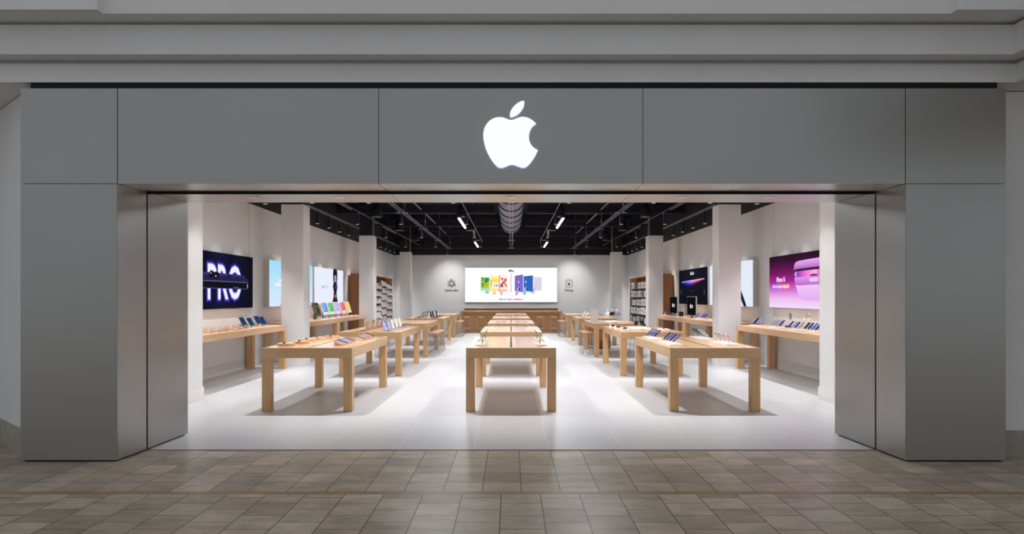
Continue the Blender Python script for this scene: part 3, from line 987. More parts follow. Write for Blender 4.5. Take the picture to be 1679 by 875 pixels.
sh = []
c = glow
sh += [(q((320, 240), (470, 250), (470, 470), (320, 478)), c('mac_mint', (168, 226, 208))), (q((328, 248), (470, 256), (470, 430), (328, 434)), glow_ramp('mac_art_green', [(.3, (20, 120, 190)), (.42, (40, 150, 60)), (.52, (160, 200, 40)), (.6, (240, 210, 40)), (.7, (230, 90, 60))], noise=3.2)),
       (q((400, 475), (460, 475), (456, 525), (396, 520)), c('mac_mint2', (140, 206, 196)))]
sh += [(q((466, 216), (625, 236), (625, 478), (466, 480)), c('mac_yellow', (250, 232, 150))), (q((480, 236), (618, 250), (618, 440), (480, 436)), c('mac_cream', (252, 246, 200))),
       (q((515, 262), (618, 268), (618, 330), (515, 334)), glow_ramp('mac_art_yellow', [(.35, (236, 224, 40)), (.6, (252, 238, 90)), (.8, (150, 190, 60))], noise=4)),
       (q((490, 290), (502, 290), (502, 320), (490, 320)), c('ink', (40, 42, 52))), (q((490, 340), (504, 340), (502, 372), (488, 372)), c('ink', (40, 42, 52))), (q((490, 388), (502, 388), (502, 408), (490, 408)), c('ink', (40, 42, 52))),
       (ell(X(555), Z(385), .05, .05), c('mac_lilac', (190, 190, 236))), (ell(X(592), Z(385), .055, .06), c('mac_sky', (120, 176, 236))),
       (q((530, 480), (578, 482), (572, 540), (522, 535)), c('mac_gold', (246, 206, 130)))]
sh += [(q((625, 200), (770, 216), (770, 486), (625, 495)), c('mac_peach', (250, 190, 176))), (q((625, 200), (638, 200), (638, 495), (625, 495)), c('mac_orange', (240, 128, 104))), (q((640, 206), (768, 218), (768, 450), (640, 452)), c('mac_blush', (252, 240, 240)))]
for (cx, cz, a, b2, r, col) in ((680, 275, .07, .085, .6, (248, 130, 60)), (735, 300, .05, .12, -.5, (236, 60, 40)), (675, 370, .055, .14, -.6, (60, 90, 190)), (740, 380, .05, .12, .5, (250, 110, 40)), (705, 330, .07, .07, 0, (244, 80, 50)), (724, 275, .025, .03, 0, (50, 110, 200)), (680, 400, .08, .05, .4, (238, 70, 44)), (748, 400, .04, .04, 0, (250, 160, 60))):
    sh.append((ell(X(cx), Z(cz), a, b2, r), c('mac_petal_%d%d' % (cx, cz), col)))
sh += [(q((655, 485), (690, 485), (684, 548), (648, 546)), c('mac_rose', (248, 176, 168)))]
sh += [(q((823, 183), (834, 183), (834, 498), (823, 498)), c('mac_pink', (236, 84, 150))), (q((815, 420), (821, 420), (795, 540), (785, 540)), c('mac_pale_pink', (252, 214, 226))), (q((765, 548), (880, 548), (880, 560), (765, 560)), c('mac_pale_pink', (252, 214, 226)))]
sh += [(q((1205, 240), (1340, 244), (1340, 472), (1205, 470)), c('mac_silver', (218, 214, 230))), (q((1215, 412), (1245, 415), (1215, 525), (1150, 520)), c('mac_silver2', (206, 202, 216)))]
sh += [(q((1038, 232), (1195, 214), (1195, 490), (1038, 478)), c('mac_blue', (48, 104, 190))), (q((1050, 415), (1110, 410), (1070, 540), (1022, 538)), c('mac_blue2', (150, 182, 232))), (q((1085, 418), (1112, 415), (1098, 470), (1082, 468)), c('mac_navy', (30, 60, 130)))]
sh += [(q((890, 224), (1030, 200), (1030, 496), (890, 482)), c('mac_violet', (124, 108, 200))), (q((930, 418), (980, 412), (935, 548), (895, 548)), c('mac_violet2', (176, 164, 224))), (q((958, 425), (982, 420), (968, 475), (952, 470)), c('mac_navy2', (60, 50, 120)))]
for cx, cz in ((955, 322), (1076, 322)):
    bb, ll = logo_at(X(cx), Z(cz), .13, .7)
    sh += [(bb, c('mac_logo', (206, 212, 240))), (ll, c('mac_logo', (206, 212, 240)))]
sh += [(ell(X(1212), Z(325), .02, .06), c('mac_silver3', (236, 234, 244)))]
art(p, 'picture', sh)
letters('lettering', 'iMac', .155, (X(832), -.009, Z(155)), c('ink', (40, 42, 52)), p, bold=.006)
me = letters('lettering', 'Built for Apple Intelligence', .11, (X(828), -.009, Z(625)), glow_ramp('ai_text', [(0, (30, 130, 220)), (.3, (130, 90, 210)), (.6, (230, 70, 150)), (1, (240, 80, 80))], 'X', -.62, .62), p, bold=.005, width=1.24)

# ------------------------------------------------------------------ back wall signs
M_ink = mat('dark_sign_ink', (26, 26, 28), .6, var=0)
t = thing('wall_sign', 'dark atom icon over the words Genius Bar on the back wall', 'sign', (-3.055, YW, 0))
ic = MB()
zc = 1.62 + (486 - 464.5) * .0313
for k in range(3):
    th = k * PI / 3
    pts = []
    for j in range(36):
        a_ = 2 * PI * j / 36
        u, v = .205 * math.cos(a_), .085 * math.sin(a_)
        pts.append((u * math.cos(th + PI / 2) - v * math.sin(th + PI / 2), -.012, zc + u * math.sin(th + PI / 2) + v * math.cos(th + PI / 2)))
    ic.tube(pts, .011, 6, True)
for k in (0, 2, 4):
    an = PI / 2 + k * PI / 3 + .18
    ic.prism(ell(.195 * math.cos(an), zc + .195 * math.sin(an), .026, .026), -.022, -.002, 'y')
ic.build('icon', M_ink, t)


def solid_letters(txt, size, loc, parent, width):
    me = text_mesh(txt, size, 0, width, 1.06, bold=.003)
    b = bmesh.new()
    b.from_mesh(me)
    r = bmesh.ops.extrude_face_region(b, geom=b.faces[:])
    bmesh.ops.translate(b, vec=(0, .012, 0), verts=[v for v in r['geom'] if isinstance(v, bmesh.types.BMVert)])
    b.to_mesh(me)
    b.free()
    me.materials.clear()
    me.materials.append(M_ink)
    o = link('lettering', me, parent)
    o.location = loc
    return o


solid_letters('Genius Bar', .15, (0, -.014, 1.62 + (486 - 477.3) * .0313), t, .68)
t = thing('wall_sign', 'dark shopping bag icon over the word Pickup on the back wall', 'sign', (2.975, YW, 0))
ic = MB()
for (x0, x1, z0, z1) in ((-.165, .165, -.2, -.182), (-.165, .165, .122, .14), (-.165, -.147, -.19, .13), (.147, .165, -.19, .13)):
    ic.box(x0, x1, -.014, -.002, zc + z0 + .02, zc + z1 + .02)
ic.tube([(.075 * math.cos(a_), -.008, zc + .15 + .075 * math.sin(a_)) for a_ in [PI * j / 12 for j in range(13)]], .008, 6)
bb, ll = logo_at(0, zc - .02, .15)
ic.prism(bb, -.014, -.002, 'y').prism(ll, -.014, -.002, 'y')
ic.build('icon', M_ink, t)
solid_letters('Pickup', .15, (0, -.014, 1.62 + (486 - 477.3) * .0313), t, .43)

# ------------------------------------------------------------------ wall shelving
BAYS = ((22.6, 24.45), (24.45, 25.5), (25.5, 26.6), (26.6, 27.75))


def local_y(s, y):
    return y


for s in (-1, 1):
    sd = 'atom icon' if s < 0 else 'bag icon'
    xf_, xb = 5.40, 5.9

    def B(x0, x1, *r):
        return MB().box(min(s * x0, s * x1), max(s * x0, s * x1), *r)
    t = thing('shelving_unit', 'tall brown oak wall shelving full of white boxes, behind the second column, %s side' % sd, 'shelving', (0, 0, 0))
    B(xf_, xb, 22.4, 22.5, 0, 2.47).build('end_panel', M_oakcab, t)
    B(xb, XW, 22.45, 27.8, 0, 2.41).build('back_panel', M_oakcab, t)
    B(xf_, xb, 27.72, 27.8, 0, 2.47).build('end_panel', M_oakside, t)
    B(xf_, xb, 22.5, 27.72, 2.43, 2.47).build('top_panel', M_oakside, t)
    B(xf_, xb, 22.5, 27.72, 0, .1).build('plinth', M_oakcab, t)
    for i, (y0, y1) in enumerate(BAYS):
        if i:
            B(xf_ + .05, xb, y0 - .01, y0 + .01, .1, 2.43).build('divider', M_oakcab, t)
        off = (.0, .0, .12, .03)[i] if s < 0 else 0
        n = 7 if s < 0 else 6
        st = .30 if s < 0 else .36
        for j in range(n):
            z = .14 + off + j * st
            if z > 2.3:
                continue
            y1e = y1 - (.012 if i < 3 else .04)
            B(xf_ + .01, xb, y0 + .012, y1e, z, z + .02).build('shelf', M_shelf if s < 0 else M_devgrey, t)
            if i == 0:
                continue
            if s < 0:
                B(xf_ + .0, xf_ + .01, y0 + .012, y1e, z, z + .12).build('shelf_lip', M_shelf, t)
            # goods
            yy = y0 + .04
            k = 0
            while yy < y1e - .1:
                w = random.uniform(.16, .3) if s < 0 else random.uniform(.15, .24)
                w = min(w, y1e - .02 - yy)
                if w < .08:
                    break
                h = random.uniform(.15, .24) if s < 0 else random.uniform(.22, .30)
                h = min(h, 2.42 - z - .03)
                if s < 0:
                    m_ = random.choice((M_boxwhite, M_boxwhite, M_boxwhite, M_boxgrey))
                    lab = '%s carton, %s from the storefront end, %s shelf up, %s bay, atom icon side' % ('white' if m_ is M_boxwhite else 'grey', ORD[k], ORD[j], ('', 'column-side', 'middle', 'back-wall')[i])
                else:
                    m_ = random.choice((M_boxwhite,) * 7 + (M_boxblack, M_boxgrey)) if j > 1 else random.choice((M_boxwhite, M_boxwhite, M_boxblack, M_boxgrey))
                    lab = '%s carton, %s from the storefront end, %s shelf up, %s bay, bag icon side' % ({M_boxwhite: 'white', M_boxblack: 'black', M_boxgrey: 'grey'}[m_], ORD[k], ORD[j], ('', 'column-side', 'middle', 'back-wall')[i])
                g = thing('carton', lab, 'box', (s * (xf_ + .03), yy, z + .0215), 0, 'cartons on the %s side shelving' % sd)
                d = random.uniform(.2, .3)
                MB().box(min(0, s * d), max(0, s * d), 0, w - .012, 0, h, .003, 1).build('box_body', m_, g)
                if s > 0 and m_ is M_boxwhite and k % 2 == 0:
                    MB().box(-.0015, .001, .03, w - .045, h * .3, h * .75).build('label_print', M_boxblack, g)
                yy += w
                k += 1

# ------------------------------------------------------------------ devices
def lean(deg):
    return Matrix.Rotation(math.radians(-deg), 4, 'X')


def scr(name, rgb, s=1.0):
    return glow('screen_' + name, rgb, s)


SC = {
    'blue': glow_ramp('screen_blue', [(.35, (30, 56, 150)), (.55, (70, 120, 220)), (.75, (150, 190, 245))], noise=16),
    'navy': glow_ramp('screen_navy', [(.35, (18, 26, 70)), (.6, (44, 70, 170)), (.8, (90, 120, 210))], noise=16),
    'black': glow_ramp('screen_black', [(.4, (14, 14, 18)), (.8, (60, 58, 62))], noise=16),
    'white': glow_ramp('screen_white_ui', [(.3, (236, 230, 226)), (.8, (250, 246, 244))], noise=16),
    'pink': glow_ramp('screen_pink', [(.35, (150, 40, 70)), (.6, (226, 120, 150)), (.8, (250, 200, 210))], noise=16),
    'tan': glow_ramp('screen_tan', [(.35, (150, 110, 84)), (.7, (222, 190, 160))], noise=16),
    'teal': glow_ramp('screen_teal', [(.3, (10, 22, 60)), (.42, (14, 84, 104)), (.5, (16, 30, 70)), (.6, (36, 48, 150)), (.75, (96, 54, 160))], noise=11),
    'lilac': glow_ramp('screen_lilac', [(.35, (150, 140, 190)), (.7, (206, 200, 232))], noise=16),
    'iris': glow_ramp('screen_iris', [(.4, (88, 100, 220)), (.55, (190, 206, 245)), (.7, (244, 242, 252))], noise=7),
}
SHADE = {'blue': 'blue screen', 'navy': 'navy screen', 'black': 'black screen', 'white': 'white screen', 'pink': 'pink screen', 'tan': 'tan screen', 'teal': 'teal screen', 'lilac': 'lilac screen', 'iris': 'blue-white screen'}


def at(px, py, rot, x, y, z=0):
    """local point (px,py) of a frame standing at x,y turned by rot"""
    c_, s_ = math.cos(rot), math.sin(rot)
    return (x + px * c_ - py * s_, y + px * s_ + py * c_, z)


def phone(loc, rz, ang, screen, label, group, body=M_devgrey, w=.075, h=.152, th=.009):
    t = thing('smartphone', label, 'phone', loc, rz, group)
    L = lean(ang)
    bd = part('phone_body', (w, h, ang), lambda: MB().rbox(-w / 2, w / 2, 0, th, 0, h, .011, 4, 'y').xf(L), body, t)
    part('screen', (w, h, ang), lambda: MB().rbox(-w / 2 + .004, w / 2 - .004, -.0012, 0, .004, h - .004, .008, 4, 'y').xf(L), SC[screen], t)
    part('camera_bump', (w, h, ang), lambda: MB().rbox(-w / 2 + .008, -w / 2 + .04, th, th + .003, h - .045, h - .01, .008, 4, 'y').xf(L), M_devblack, bd)
    return t


def phone_stand(x, y, z, rz, screens, where, bodies=None, ang=46, gap=.18, plate_d=.2, lift=.05):
    """white plate with posts holding a row of phones; local X runs along the row, phones face local -Y"""
    n = len(screens)
    Wd = gap * n
    t = thing('display_stand', 'flat white display base, %s' % where, 'display stand', (x, y, z), rz, 'white phone display bases')
    pl = part('plate', (Wd, plate_d), lambda: MB().rbox(-Wd / 2, Wd / 2, -plate_d / 2, plate_d / 2, 0, .012, .012, 4, 'z'), M_plastic, t)
    yb = -.035
    for i, sc_ in enumerate(screens):
        px = (i - (n - 1) / 2) * gap
        hh = .152 * math.cos(math.radians(ang)) * .5
        yo = yb + .152 * math.sin(math.radians(ang)) * .5 + .011
        part('post', (Wd, i, n, ang, lift), lambda: MB().cyl((px, yo + .004, .012), (px, yo + .004, lift + hh - .012), .006, seg=8), M_acryl, t, True)
        nm = {0: 'nearest', n - 1: 'farthest'} if abs(rz) > 1 else {0: 'first', n - 1: 'last'}
        order = i if rz > 0 else n - 1 - i
        lab = '%s phone, %s of %d, %s' % (SHADE[sc_], ('nearest' if order == 0 else 'farthest' if order == n - 1 else ORD[order]), n, where)
        phone(at(px, yb, rz, x, y, z + lift), rz, ang, sc_, lab, 'phones, ' + where, (bodies[i] if bodies else M_devgrey))


def tablet(x, y, z, rz, screen, label, group, w=.26, h=.19, ang=30, lift=.03):
    t = thing('tablet', label, 'tablet', (x, y, z), rz, group)
    L = Matrix.Translation((0, 0, lift)) @ lean(ang)
    tb = part('tablet_body', (w, h, ang, lift), lambda: MB().rbox(-w / 2, w / 2, 0, .008, 0, h, .014, 4, 'y').xf(L), M_devgrey, t)
    part('screen', (w, h, ang, lift), lambda: MB().rbox(-w / 2 + .008, w / 2 - .008, -.0012, 0, .008, h - .008, .008, 4, 'y').xf(L), SC[screen], tb)
    part('stand', (w, h, ang, lift), lambda: MB().box(-.05, .05, -.01, .13, 0, .008).box(-.04, .04, .0, .012, .0, lift + .012).cyl((0, .12, .008), (0, .12 * .55 + .012, lift + h * .42), .008), M_silver, t)
    return t


def laptop(x, y, z, rz, screen, body, label, group, w=.3, d=.21, ang=18):
    """faces local -Y"""
    t = thing('laptop', label, 'laptop', (x, y, z), rz, group)
    ba = part('base', (w, d), lambda: MB().rbox(-w / 2, w / 2, -d / 2, d / 2, 0, .014, .012, 4, 'z'), body, t)
    part('keyboard', (w, d), lambda: MB().box(-w * .42, w * .42, -.01, d / 2 - .02, .014, .0152), M_devblack, ba)
    L = Matrix.Translation((0, d / 2 - .004, .012)) @ lean(ang)
    li = part('lid', (w, d, ang), lambda: MB().rbox(-w / 2, w / 2, 0, .006, 0, d, .012, 4, 'y').xf(L), body, t)
    part('screen', (w, d, ang), lambda: MB().rbox(-w / 2 + .006, w / 2 - .006, -.001, 0, .008, d - .006, .006, 4, 'y').xf(L), SC[screen], li)
    return t


def headphones(x, y, z, rz, m, label, group, post=.24):
    st = thing('headphone_post', 'thin post holding the ' + label.replace(' on a post', ''), 'display stand', (x, y, z), rz, 'posts for headphones')
    part('foot', 0, lambda: MB().cyl((0, 0, 0), (0, 0, .008), .035, seg=16), M_plastic, st, True)
    part('rod', post, lambda: MB().cyl((0, 0, .008), (0, 0, post), .005, seg=8), M_steel, st, True)
    t = thing('headphones', label, 'headphones', (x, y, z + post - .148), rz, group)
    part('headband', 0, lambda: MB().tube([(.082 * math.cos(a_), 0, .07 + .09 * math.sin(a_)) for a_ in [PI * j / 14 for j in range(15)]], .006, 8), M_steel, t, True)
    for sx in (-1, 1):
        part('ear_cup', sx, lambda: MB().rbox(-.045, .045, -.02, .02, 0, .1, .04, 6, 'y').xf(Matrix.Translation((sx * .08, 0, -.02)) @ Matrix.Rotation(PI / 2, 4, 'Z')), m, t)


def watch_block(x, y, z, label_b, label_w, m=M_devblack):
    b = thing('wooden_block', label_b, 'display block', (x, y, z), .0, 'wooden display blocks')
    part('block', 0, lambda: MB().prism([(.13 * math.cos(a_), .085 * math.sin(a_)) for a_ in [2 * PI * j / 28 for j in range(28)]], 0, .038, 'z'), M_tanwood, b)
    w = thing('wristwatch', label_w, 'watch', (x - .03, y, z + .0395), .35, 'watches on wooden blocks')
    part('case', 0, lambda: MB().rbox(-.02, .02, -.023, .023, 0, .011, .01, 5, 'z'), M_devgrey, w)
    part('watch_face', 0, lambda: MB().rbox(-.017, .017, -.02, .02, .011, .012, .008, 5, 'z'), M_devblack, w)
    part('strap', m.name, lambda: MB().rbox(-.014, .014, .023, .1, 0, .004, .006, 3, 'z').rbox(-.014, .014, -.1, -.023, 0, .004, .006, 3, 'z'), m, w)


M_tanwood = mat('pale_wood', (216, 178, 144), .45, var=.06, scale=(20, 4, 20))
# nearest table, atom icon row: watches on blocks, phones on slanted wood rests
for k, (x, y) in enumerate(((-3.30, 8.95), (-3.22, 9.35), (-3.27, 9.83), (-3.22, 10.2), (-3.12, 10.62))):
    watch_block(x, y, Ht, 'oval pale wood block, %s from the front, nearest atom-icon table' % ORD[k], 'wristwatch lying on the %s wood block, nearest atom-icon table' % ORD[k], (M_devblack, M_devgrey, M_devblack, M_silver, M_devgrey)[k])


def phone_rest(x, y, z, rz, screens, where, L, tilt=72):
    """long wooden wedge with phones lying side by side, facing local -Y"""
    n = len(screens)
    t = thing('phone_rest', ('long pale wood wedge carrying phones, %s' if n > 1 else 'short pale wood wedge, %s') % where, 'display block', (x, y, z), rz, 'wooden phone wedges')
    part('wedge', L, lambda: MB().prism([(-.055, 0), (.075, 0), (.075, .05), (.06, .053), (-.055, .012)], -L / 2, L / 2, 'x'), M_tanwood, t)
    sl = math.degrees(math.atan2(.041, .115))
    for i, s_ in enumerate(screens):
        px = (i - (n - 1) / 2) * L / n
        order = i if rz > 0 else n - 1 - i
        lab = '%s phone lying on wood wedge, %s of %d, %s' % (SHADE[s_].split()[0], 'nearest' if order == 0 else 'farthest' if order == n - 1 else ORD[order], n, where) if n > 1 else '%s phone lying on the %s' % (SHADE[s_].split()[0], where)
        phone(at(px, -.07, rz, x, y, z + .0195), rz, 90 - sl, s_, lab, 'phones on wedge ' + where, M_silver, .08, .172)


phone_rest(-2.52, 9.3, Ht, LW, ['lilac', 'navy', 'lilac', 'lilac', 'navy'], 'front of nearest atom-icon table', .7)
phone_rest(-2.47, 10.38, Ht, LW, ['navy', 'tan', 'pink', 'pink', 'lilac', 'black'], 'back of nearest atom-icon table', .82)

# second table, atom icon row: two rows of laptops
for k in range(5):
    laptop(-3.12, 12.72 + k * .45, Ht, RW, 'white', M_tan, 'bronze laptop seen from behind its lid, %s in the row, second atom-icon table' % ('nearest', 'second', 'third', 'fourth', 'farthest')[k], 'bronze laptops', ang=14)
    laptop(-2.52, 12.72 + k * .45, Ht, LW, ('iris', 'iris', 'white', 'white', 'white')[k], M_silver, 'silver laptop with lit pale screen, %s in the row, second atom-icon table' % ('nearest', 'second', 'third', 'fourth', 'farthest')[k], 'silver laptops', ang=14)
# fourth table, atom icon row
for k in range(3):
    laptop(-3.15, 20.7 + k * .6, Ht, RW, 'lilac', M_devgrey, 'dark open laptop, %s of three, wall side of fourth atom-icon table' % ('nearest', 'middle', 'farthest')[k], 'dark laptops', ang=20)
for k in range(4):
    laptop(-2.58, 20.6 + k * .5, Ht, LW, 'lilac' if k == 2 else 'black', M_devgrey, 'dark open laptop, %s of four, aisle side of fourth atom-icon table' % ('nearest', 'second', 'third', 'farthest')[k], 'dark laptops', ang=12)

# nearest table, bag icon row: four white stands
phone_stand(2.44, 9.36, Ht, RW, ['navy', 'blue', 'navy', 'blue'], 'front aisle corner of nearest bag-icon table', [M_devblack] * 4)
phone_stand(2.45, 10.58, Ht, RW, ['blue', 'blue', 'blue', 'navy'], 'back aisle corner of nearest bag-icon table', [M_devblack] * 4)
phone_stand(3.28, 9.36, Ht, LW, ['pink', 'pink', 'tan', 'tan'], 'front wall-side corner of nearest bag-icon table', [M_pink, M_pink, M_tan, M_tan])
phone_stand(3.30, 10.58, Ht, LW, ['white', 'white', 'black', 'black'], 'back wall-side corner of nearest bag-icon table', [M_silver, M_silver, M_devblack, M_devblack])

# middle row
for s in (-1, 1):
    rz = RW if s < 0 else LW
    e = 'atom icon' if s < 0 else 'bag icon'
    phone_stand(s * .46, 9.12, Ht, rz, ['white', 'lilac', 'white'], 'front of nearest middle table, %s edge' % e, None, 40, .13, .14)
    phone_stand(s * .46, 10.2, Ht, rz, ['white', 'lilac', 'white'], 'back of nearest middle table, %s edge' % e, None, 40, .13, .14)
    phone_stand(s * .40, 13.85, Ht, rz, ['black', 'white', 'black'], 'second middle table, %s edge' % e, [M_silver] * 3, 62, .13, .16)
    tablet(s * .2, 20.8, Ht, rz, 'lilac', 'thin tablet leaning on the fourth middle table, edge facing the %s row' % e, 'tablets on the fourth middle table', .2, .24, 25)
    for k in range(2):
        phone((s * (.29 + .19 * k), 17.2, Ht + .002), rz, 86, 'tan' if k else 'pink', 'phone lying flat on the third middle table, %s the slot, %s side' % (('next to', 'away from')[k], e), 'phones lying on the third middle table', M_tan)

# second table, bag icon row
def earbud_case(x, y, label):
    t = thing('earbud_case', label, 'earbuds', (x, y, Ht), random.uniform(-.3, .3), 'earbud displays')
    part('tray', 0, lambda: MB().rbox(-.09, .09, -.06, .06, 0, .01, .02, 4, 'z'), M_plastic, t)
    part('case', 0, lambda: MB().rbox(-.04, .045, -.03, .03, .01, .04, .02, 5, 'z'), M_devblack, t)
    part('lid', 0, lambda: MB().rbox(-.08, -.045, -.025, .025, .01, .05, .01, 4, 'z'), M_plastic, t)


for k, (x, y) in enumerate(((2.42, 14.5), (2.45, 13.95), (2.5, 13.4))):
    earbud_case(x, y, 'black and white earbud case, second bag-icon table, %s' % ('closest to its back edge', 'middle of three', 'closest to its front edge')[k])
t = thing('display_plate', 'large flat white display plate in the middle of the second bag-icon table', 'display stand', (2.9, 13.9, Ht))
MB().rbox(-.19, .19, -.5, .5, 0, .02, .02, 4, 'z').build('plate', M_plastic, t)
headphones(2.98, 14.2, Ht + .02, .4, M_devblack, 'black headphones on the large white plate, second bag-icon table', 'headphones on display', .2)
t = thing('display_plate', 'small flat white display plate at the wall edge of the second bag-icon table', 'display stand', (3.33, 13.3, Ht))
MB().rbox(-.1, .1, -.2, .2, 0, .015, .02, 4, 'z').build('plate', M_plastic, t)
MB().cyl((.0, 0, .015), (0, 0, .05), .02).build('peg', M_devgrey, t)
for k in range(3):
    phone((3.2 + .02 * k, 13.9 + .3 * k, Ht + .001), RW, 89, 'tan', 'tan phone lying flat on the second bag-icon table, %s' % ('nearest', 'middle of three', 'farthest')[k], 'flat tan phones', M_tan)

# third table, bag icon row: sign, headphones
t = thing('tabletop_sign', 'upright blank white sign board standing on the third bag-icon table', 'sign', (2.29, 16.8, Ht))
MB().rbox(-.1, .1, -.006, .006, .01, .385, .008, 3, 'y').build('board', M_plastic, t)
MB().box(-.1, .1, -.05, .05, 0, .01).build('base', M_plastic, t)
for k in range(2):
    phone((2.36 + .16 * k, 16.62, Ht + .001), RW, 88, 'navy', 'dark phone lying flat by the white sign board, %s' % ('closer to the aisle', 'farther from the aisle')[k], 'flat phones by the sign', M_devblack)
t = thing('display_plate', 'flat white display plate under the three headphones on the third bag-icon table', 'display stand', (2.88, 17.3, Ht))
MB().rbox(-.17, .17, -.4, .4, 0, .02, .02, 4, 'z').build('plate', M_plastic, t)
for k, (x, y, m_, nm) in enumerate(((2.80, 17.5, M_plastic, 'white'), (2.88, 17.3, M_devblack, 'black'), (2.98, 17.1, mat('lavender_shell', (150, 146, 170), .4, var=0), 'lavender'))):
    headphones(x, y, Ht + .02, .9, m_, '%s headphones on a post, third bag-icon table' % nm, 'headphones on display', .33)
for k in range(2):
    phone((3.16 + .15 * k, 16.7, Ht), RW, 88, 'pink', 'pink phone lying flat behind the headphones plate, %s' % ('closer to the aisle', 'closer to the wall')[k], 'flat pink phones', M_tan)
for k in range(2):
    laptop(2.42, 20.75 + k * .75, Ht, RW, 'white', M_silver, 'silver open laptop on the fourth bag-icon table, %s' % ('nearer', 'farther')[k], 'silver laptops', ang=25)
tablet(3.12, 20.7, Ht, LW, 'pink', 'small tablet with a pink screen leaning on the fourth bag-icon table', 'lone tablets', .16, .2, 45)

# wall tables
HT = .9815
for k in range(6):
    y = 10.75 + .28 * k
    phone_rest(-5.33, y, HT, LW, [('tan', 'lilac', 'tan', 'tan', 'pink', 'black')[k]], '%s single rest under the PRO poster' % ('nearest', 'second', 'third', 'fourth', 'fifth', 'farthest')[k], .14)
for k, y in enumerate((12.5, 12.86, 13.22, 13.5)):
    tablet(-5.44, y, HT, LW, 'teal', 'tablet with a teal screen on the wall table under the PRO poster, %s' % ('nearest of four', 'second of four', 'third of four', 'farthest of four')[k], 'teal tablets', .22, .2, 30, .045 if k % 2 == 0 else .02)

SHELLS = (('dark', (86, 84, 74), glow_ramp('screen_forest', [(.35, (40, 44, 34)), (.5, (94, 90, 62)), (.65, (120, 120, 100)), (.8, (60, 66, 54))], noise=6)),
          ('blue', (140, 176, 230), glow_ramp('screen_mac_blue', [(.3, (90, 140, 220)), (.7, (160, 200, 245))], noise=4)),
          ('green', (150, 220, 170), glow_ramp('screen_mac_green', [(.3, (60, 176, 96)), (.7, (150, 226, 170))], noise=4)),
          ('lavender', (200, 190, 236), glow_ramp('screen_mac_lav', [(.3, (176, 170, 232)), (.7, (216, 206, 246))], noise=4)),
          ('red', (244, 160, 170), glow_ramp('screen_mac_red', [(.3, (232, 80, 104)), (.7, (248, 150, 160))], noise=4)),
          ('yellow', (246, 226, 140), glow_ramp('screen_mac_yel', [(.3, (240, 206, 80)), (.7, (250, 228, 140))], noise=4)))


def desktop(x, y, z, rz, nm, shell, screen, label, tilt=17):
    t = thing('desktop_computer', label, 'computer', (x, y, z), rz, 'coloured desktop computers')
    w, h = .545, .385
    m_ = mat('shell_' + nm, shell, .35, .1, var=.02)
    L = Matrix.Translation((0, -.0, .10)) @ lean(tilt)
    MB().rbox(-w / 2, w / 2, 0, .014, 0, h, .014, 4, 'y').xf(L).build('display_shell', m_ if nm == 'dark' else M_plastic, t)
    MB().rbox(-w / 2 + (.045 if nm != 'dark' else .012), w / 2 - (.045 if nm != 'dark' else .012), -.0015, 0, .085 if nm != 'dark' else .012, h - (.02 if nm != 'dark' else .014), .006, 3, 'y').xf(L).build('screen', screen, t)
    MB().box(-.075, .075, -.06, .13, 0, .008).prism([(.06, .004), (.13, .004), (.105, .23), (.085, .23)], -.07, .07, 'x').build('stand', m_, t)
    MB().box(-.21, .21, -.24, -.13, 0, .01, .004, 1).build('keyboard', M_plastic, t)


for k, (y, (nm, shc, scn)) in enumerate(zip((17.27, 18.06, 18.68, 19.31, 19.97, 20.61), SHELLS)):
    desktop(-5.45, y, HT, LW, nm, shc, scn, 'desktop computer with a %s screen on the wall tables beyond the nearest column' % (nm if nm != 'dark' else 'dark forest'))
desktop(-5.45, 15.0, HT, LW, 'lavender', SHELLS[3][1], SHELLS[3][2], 'desktop computer mostly hidden behind the nearest column, atom icon side')

# pink poster wall table
for k, (y, sc4) in enumerate(((13.45, ['lilac', 'black', 'lilac', 'lilac']), (12.45, ['lilac', 'tan', 'lilac', 'navy']), (11.65, ['navy', 'lilac', 'navy', 'lilac']), (11.0, ['black', 'navy', 'blue', 'navy']))):
    phone_stand(5.42, y, HT, RW, sc4, '%s stand under the pink poster' % ('farthest', 'third', 'second', 'nearest')[k], [M_devgrey] * 4, 42, .135, .16)
headphones(5.72, 11.75, HT, PI / 2, M_plastic, 'white headphones on a post under the pink poster, farther pair', 'headphones on display', .3)
headphones(5.72, 11.05, HT, PI / 2, M_plastic, 'white headphones on a post under the pink poster, nearer pair', 'headphones on display', .3)


def watch_post(x, y, z, label, m):
    t = thing('watch_display', label, 'watch', (x, y, z), 0, 'upright watches')
    part('post', 0, lambda: MB().cyl((0, 0, 0), (0, 0, .2), .008).cyl((0, 0, 0), (0, 0, .01), .04), M_plastic, t)
    part('strap', m.name, lambda: MB().tube([(.0, .035 * math.cos(a_), .24 + .06 * math.sin(a_)) for a_ in [2 * PI * j / 18 for j in range(18)]], .012, 8, True), m, t, True)
    part('case', 0, lambda: MB().rbox(-.03, -.008, -.022, .022, .2, .25, .01, 4, 'x'), M_devblack, t)


watch_post(5.7, 12.6, HT, 'upright dark wristwatch on a post under the pink poster', M_devblack)
watch_post(5.7, 12.45, HT, 'upright blue wristwatch on a post under the pink poster', mat('blue_strap', (90, 130, 170), .5, var=0))

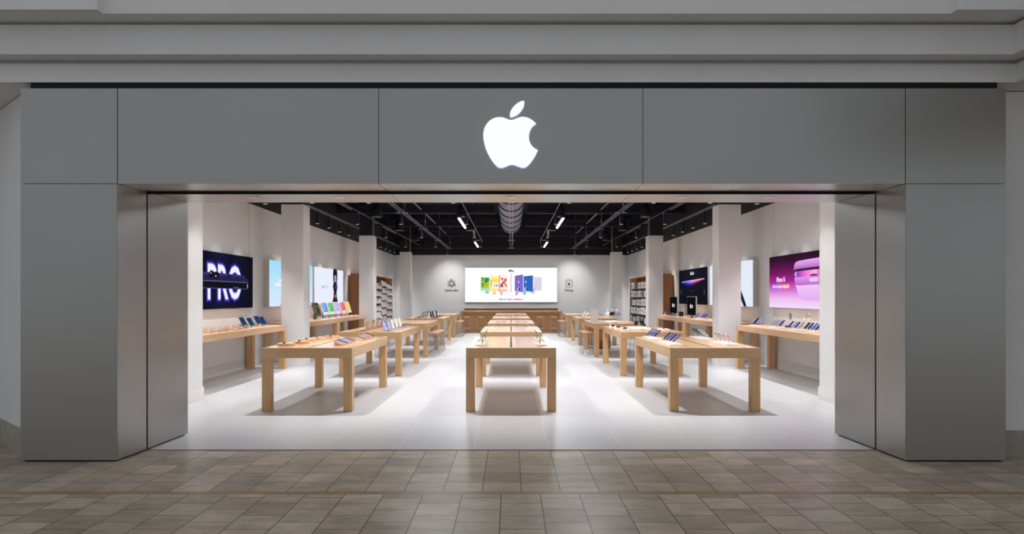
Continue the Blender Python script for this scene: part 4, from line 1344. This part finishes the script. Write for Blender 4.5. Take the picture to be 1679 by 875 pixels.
# tables beyond the nearest column, pink poster side
phone_stand(5.4, 17.65, HT, RW, ['lilac', 'navy', 'lilac', 'lilac'], 'farther stand below the white poster', None, 42, .135, .16)
phone_stand(5.4, 17.0, HT, RW, ['navy', 'blue', 'navy', 'lilac'], 'middle stand below the white poster', None, 42, .135, .16)
phone_stand(5.4, 16.2, HT, RW, ['tan', 'navy', 'tan', 'navy'], 'nearer stand below the white poster', None, 42, .135, .16)


def television(x, y, label):
    t = thing('television', label, 'television', (x, y, HT), RW, 'televisions')
    MB().rbox(-.45, .45, 0, .03, .07, .64, .01, 3, 'y').build('tv_body', M_silver, t)
    MB().rbox(-.44, .44, -.002, 0, .08, .63, .006, 3, 'y').build('screen', glow('tv_black', (8, 8, 12)), t)
    MB().box(-.15, .15, -.08, .12, 0, .01).box(-.05, .05, .005, .03, .01, .08).build('stand', M_devblack, t)
    bb, ll = logo_at(-.09, .355, .14)
    art(t, 'logo', [(bb, W_), (ll, W_)], -.0022)
    letters('lettering', 'tv', .2, (.08, -.0034, .29), W_, t, bold=.004)


television(5.47, 20.55, 'black television showing a white tv logo, farther one near the brown shelving')
television(5.47, 18.5, 'black television showing a white tv logo, nearer one below the black poster')
t = thing('smart_speaker', 'round dark mesh speaker between the two televisions', 'speaker', (5.42, 19.45, HT))
MB().lathe([(.05, 0), (.068, .012), (.074, .05), (.074, .11), (.066, .145), (.045, .158), (0, .16)], 24).build('speaker_body', M_devblack, t, True)
MB().cyl((0, 0, .159), (0, 0, .162), .035).build('touch_top', M_devgrey, t)
t = thing('display_plate', 'small white stand with an upright peg at the far end of the televisions table', 'display stand', (5.3, 21.0, HT))
MB().rbox(-.06, .06, -.12, .12, 0, .015, .02, 4, 'z').build('plate', M_plastic, t)
MB().cyl((0, 0, .015), (0, 0, .12), .01).build('peg', M_plastic, t)
t = thing('display_plate', 'small white tray with remotes in front of the nearer television', 'display stand', (5.28, 19.05, HT))
MB().rbox(-.07, .07, -.14, .14, 0, .012, .02, 4, 'z').build('plate', M_plastic, t)
MB().rbox(-.02, .02, -.07, .07, .012, .024, .01, 4, 'z').build('remote_print', M_devblack, t)
tablet(5.25, 20.15, HT, RW, 'black', 'small dark tablet leaning in front of the farther television', 'lone tablets', .16, .12, 45)
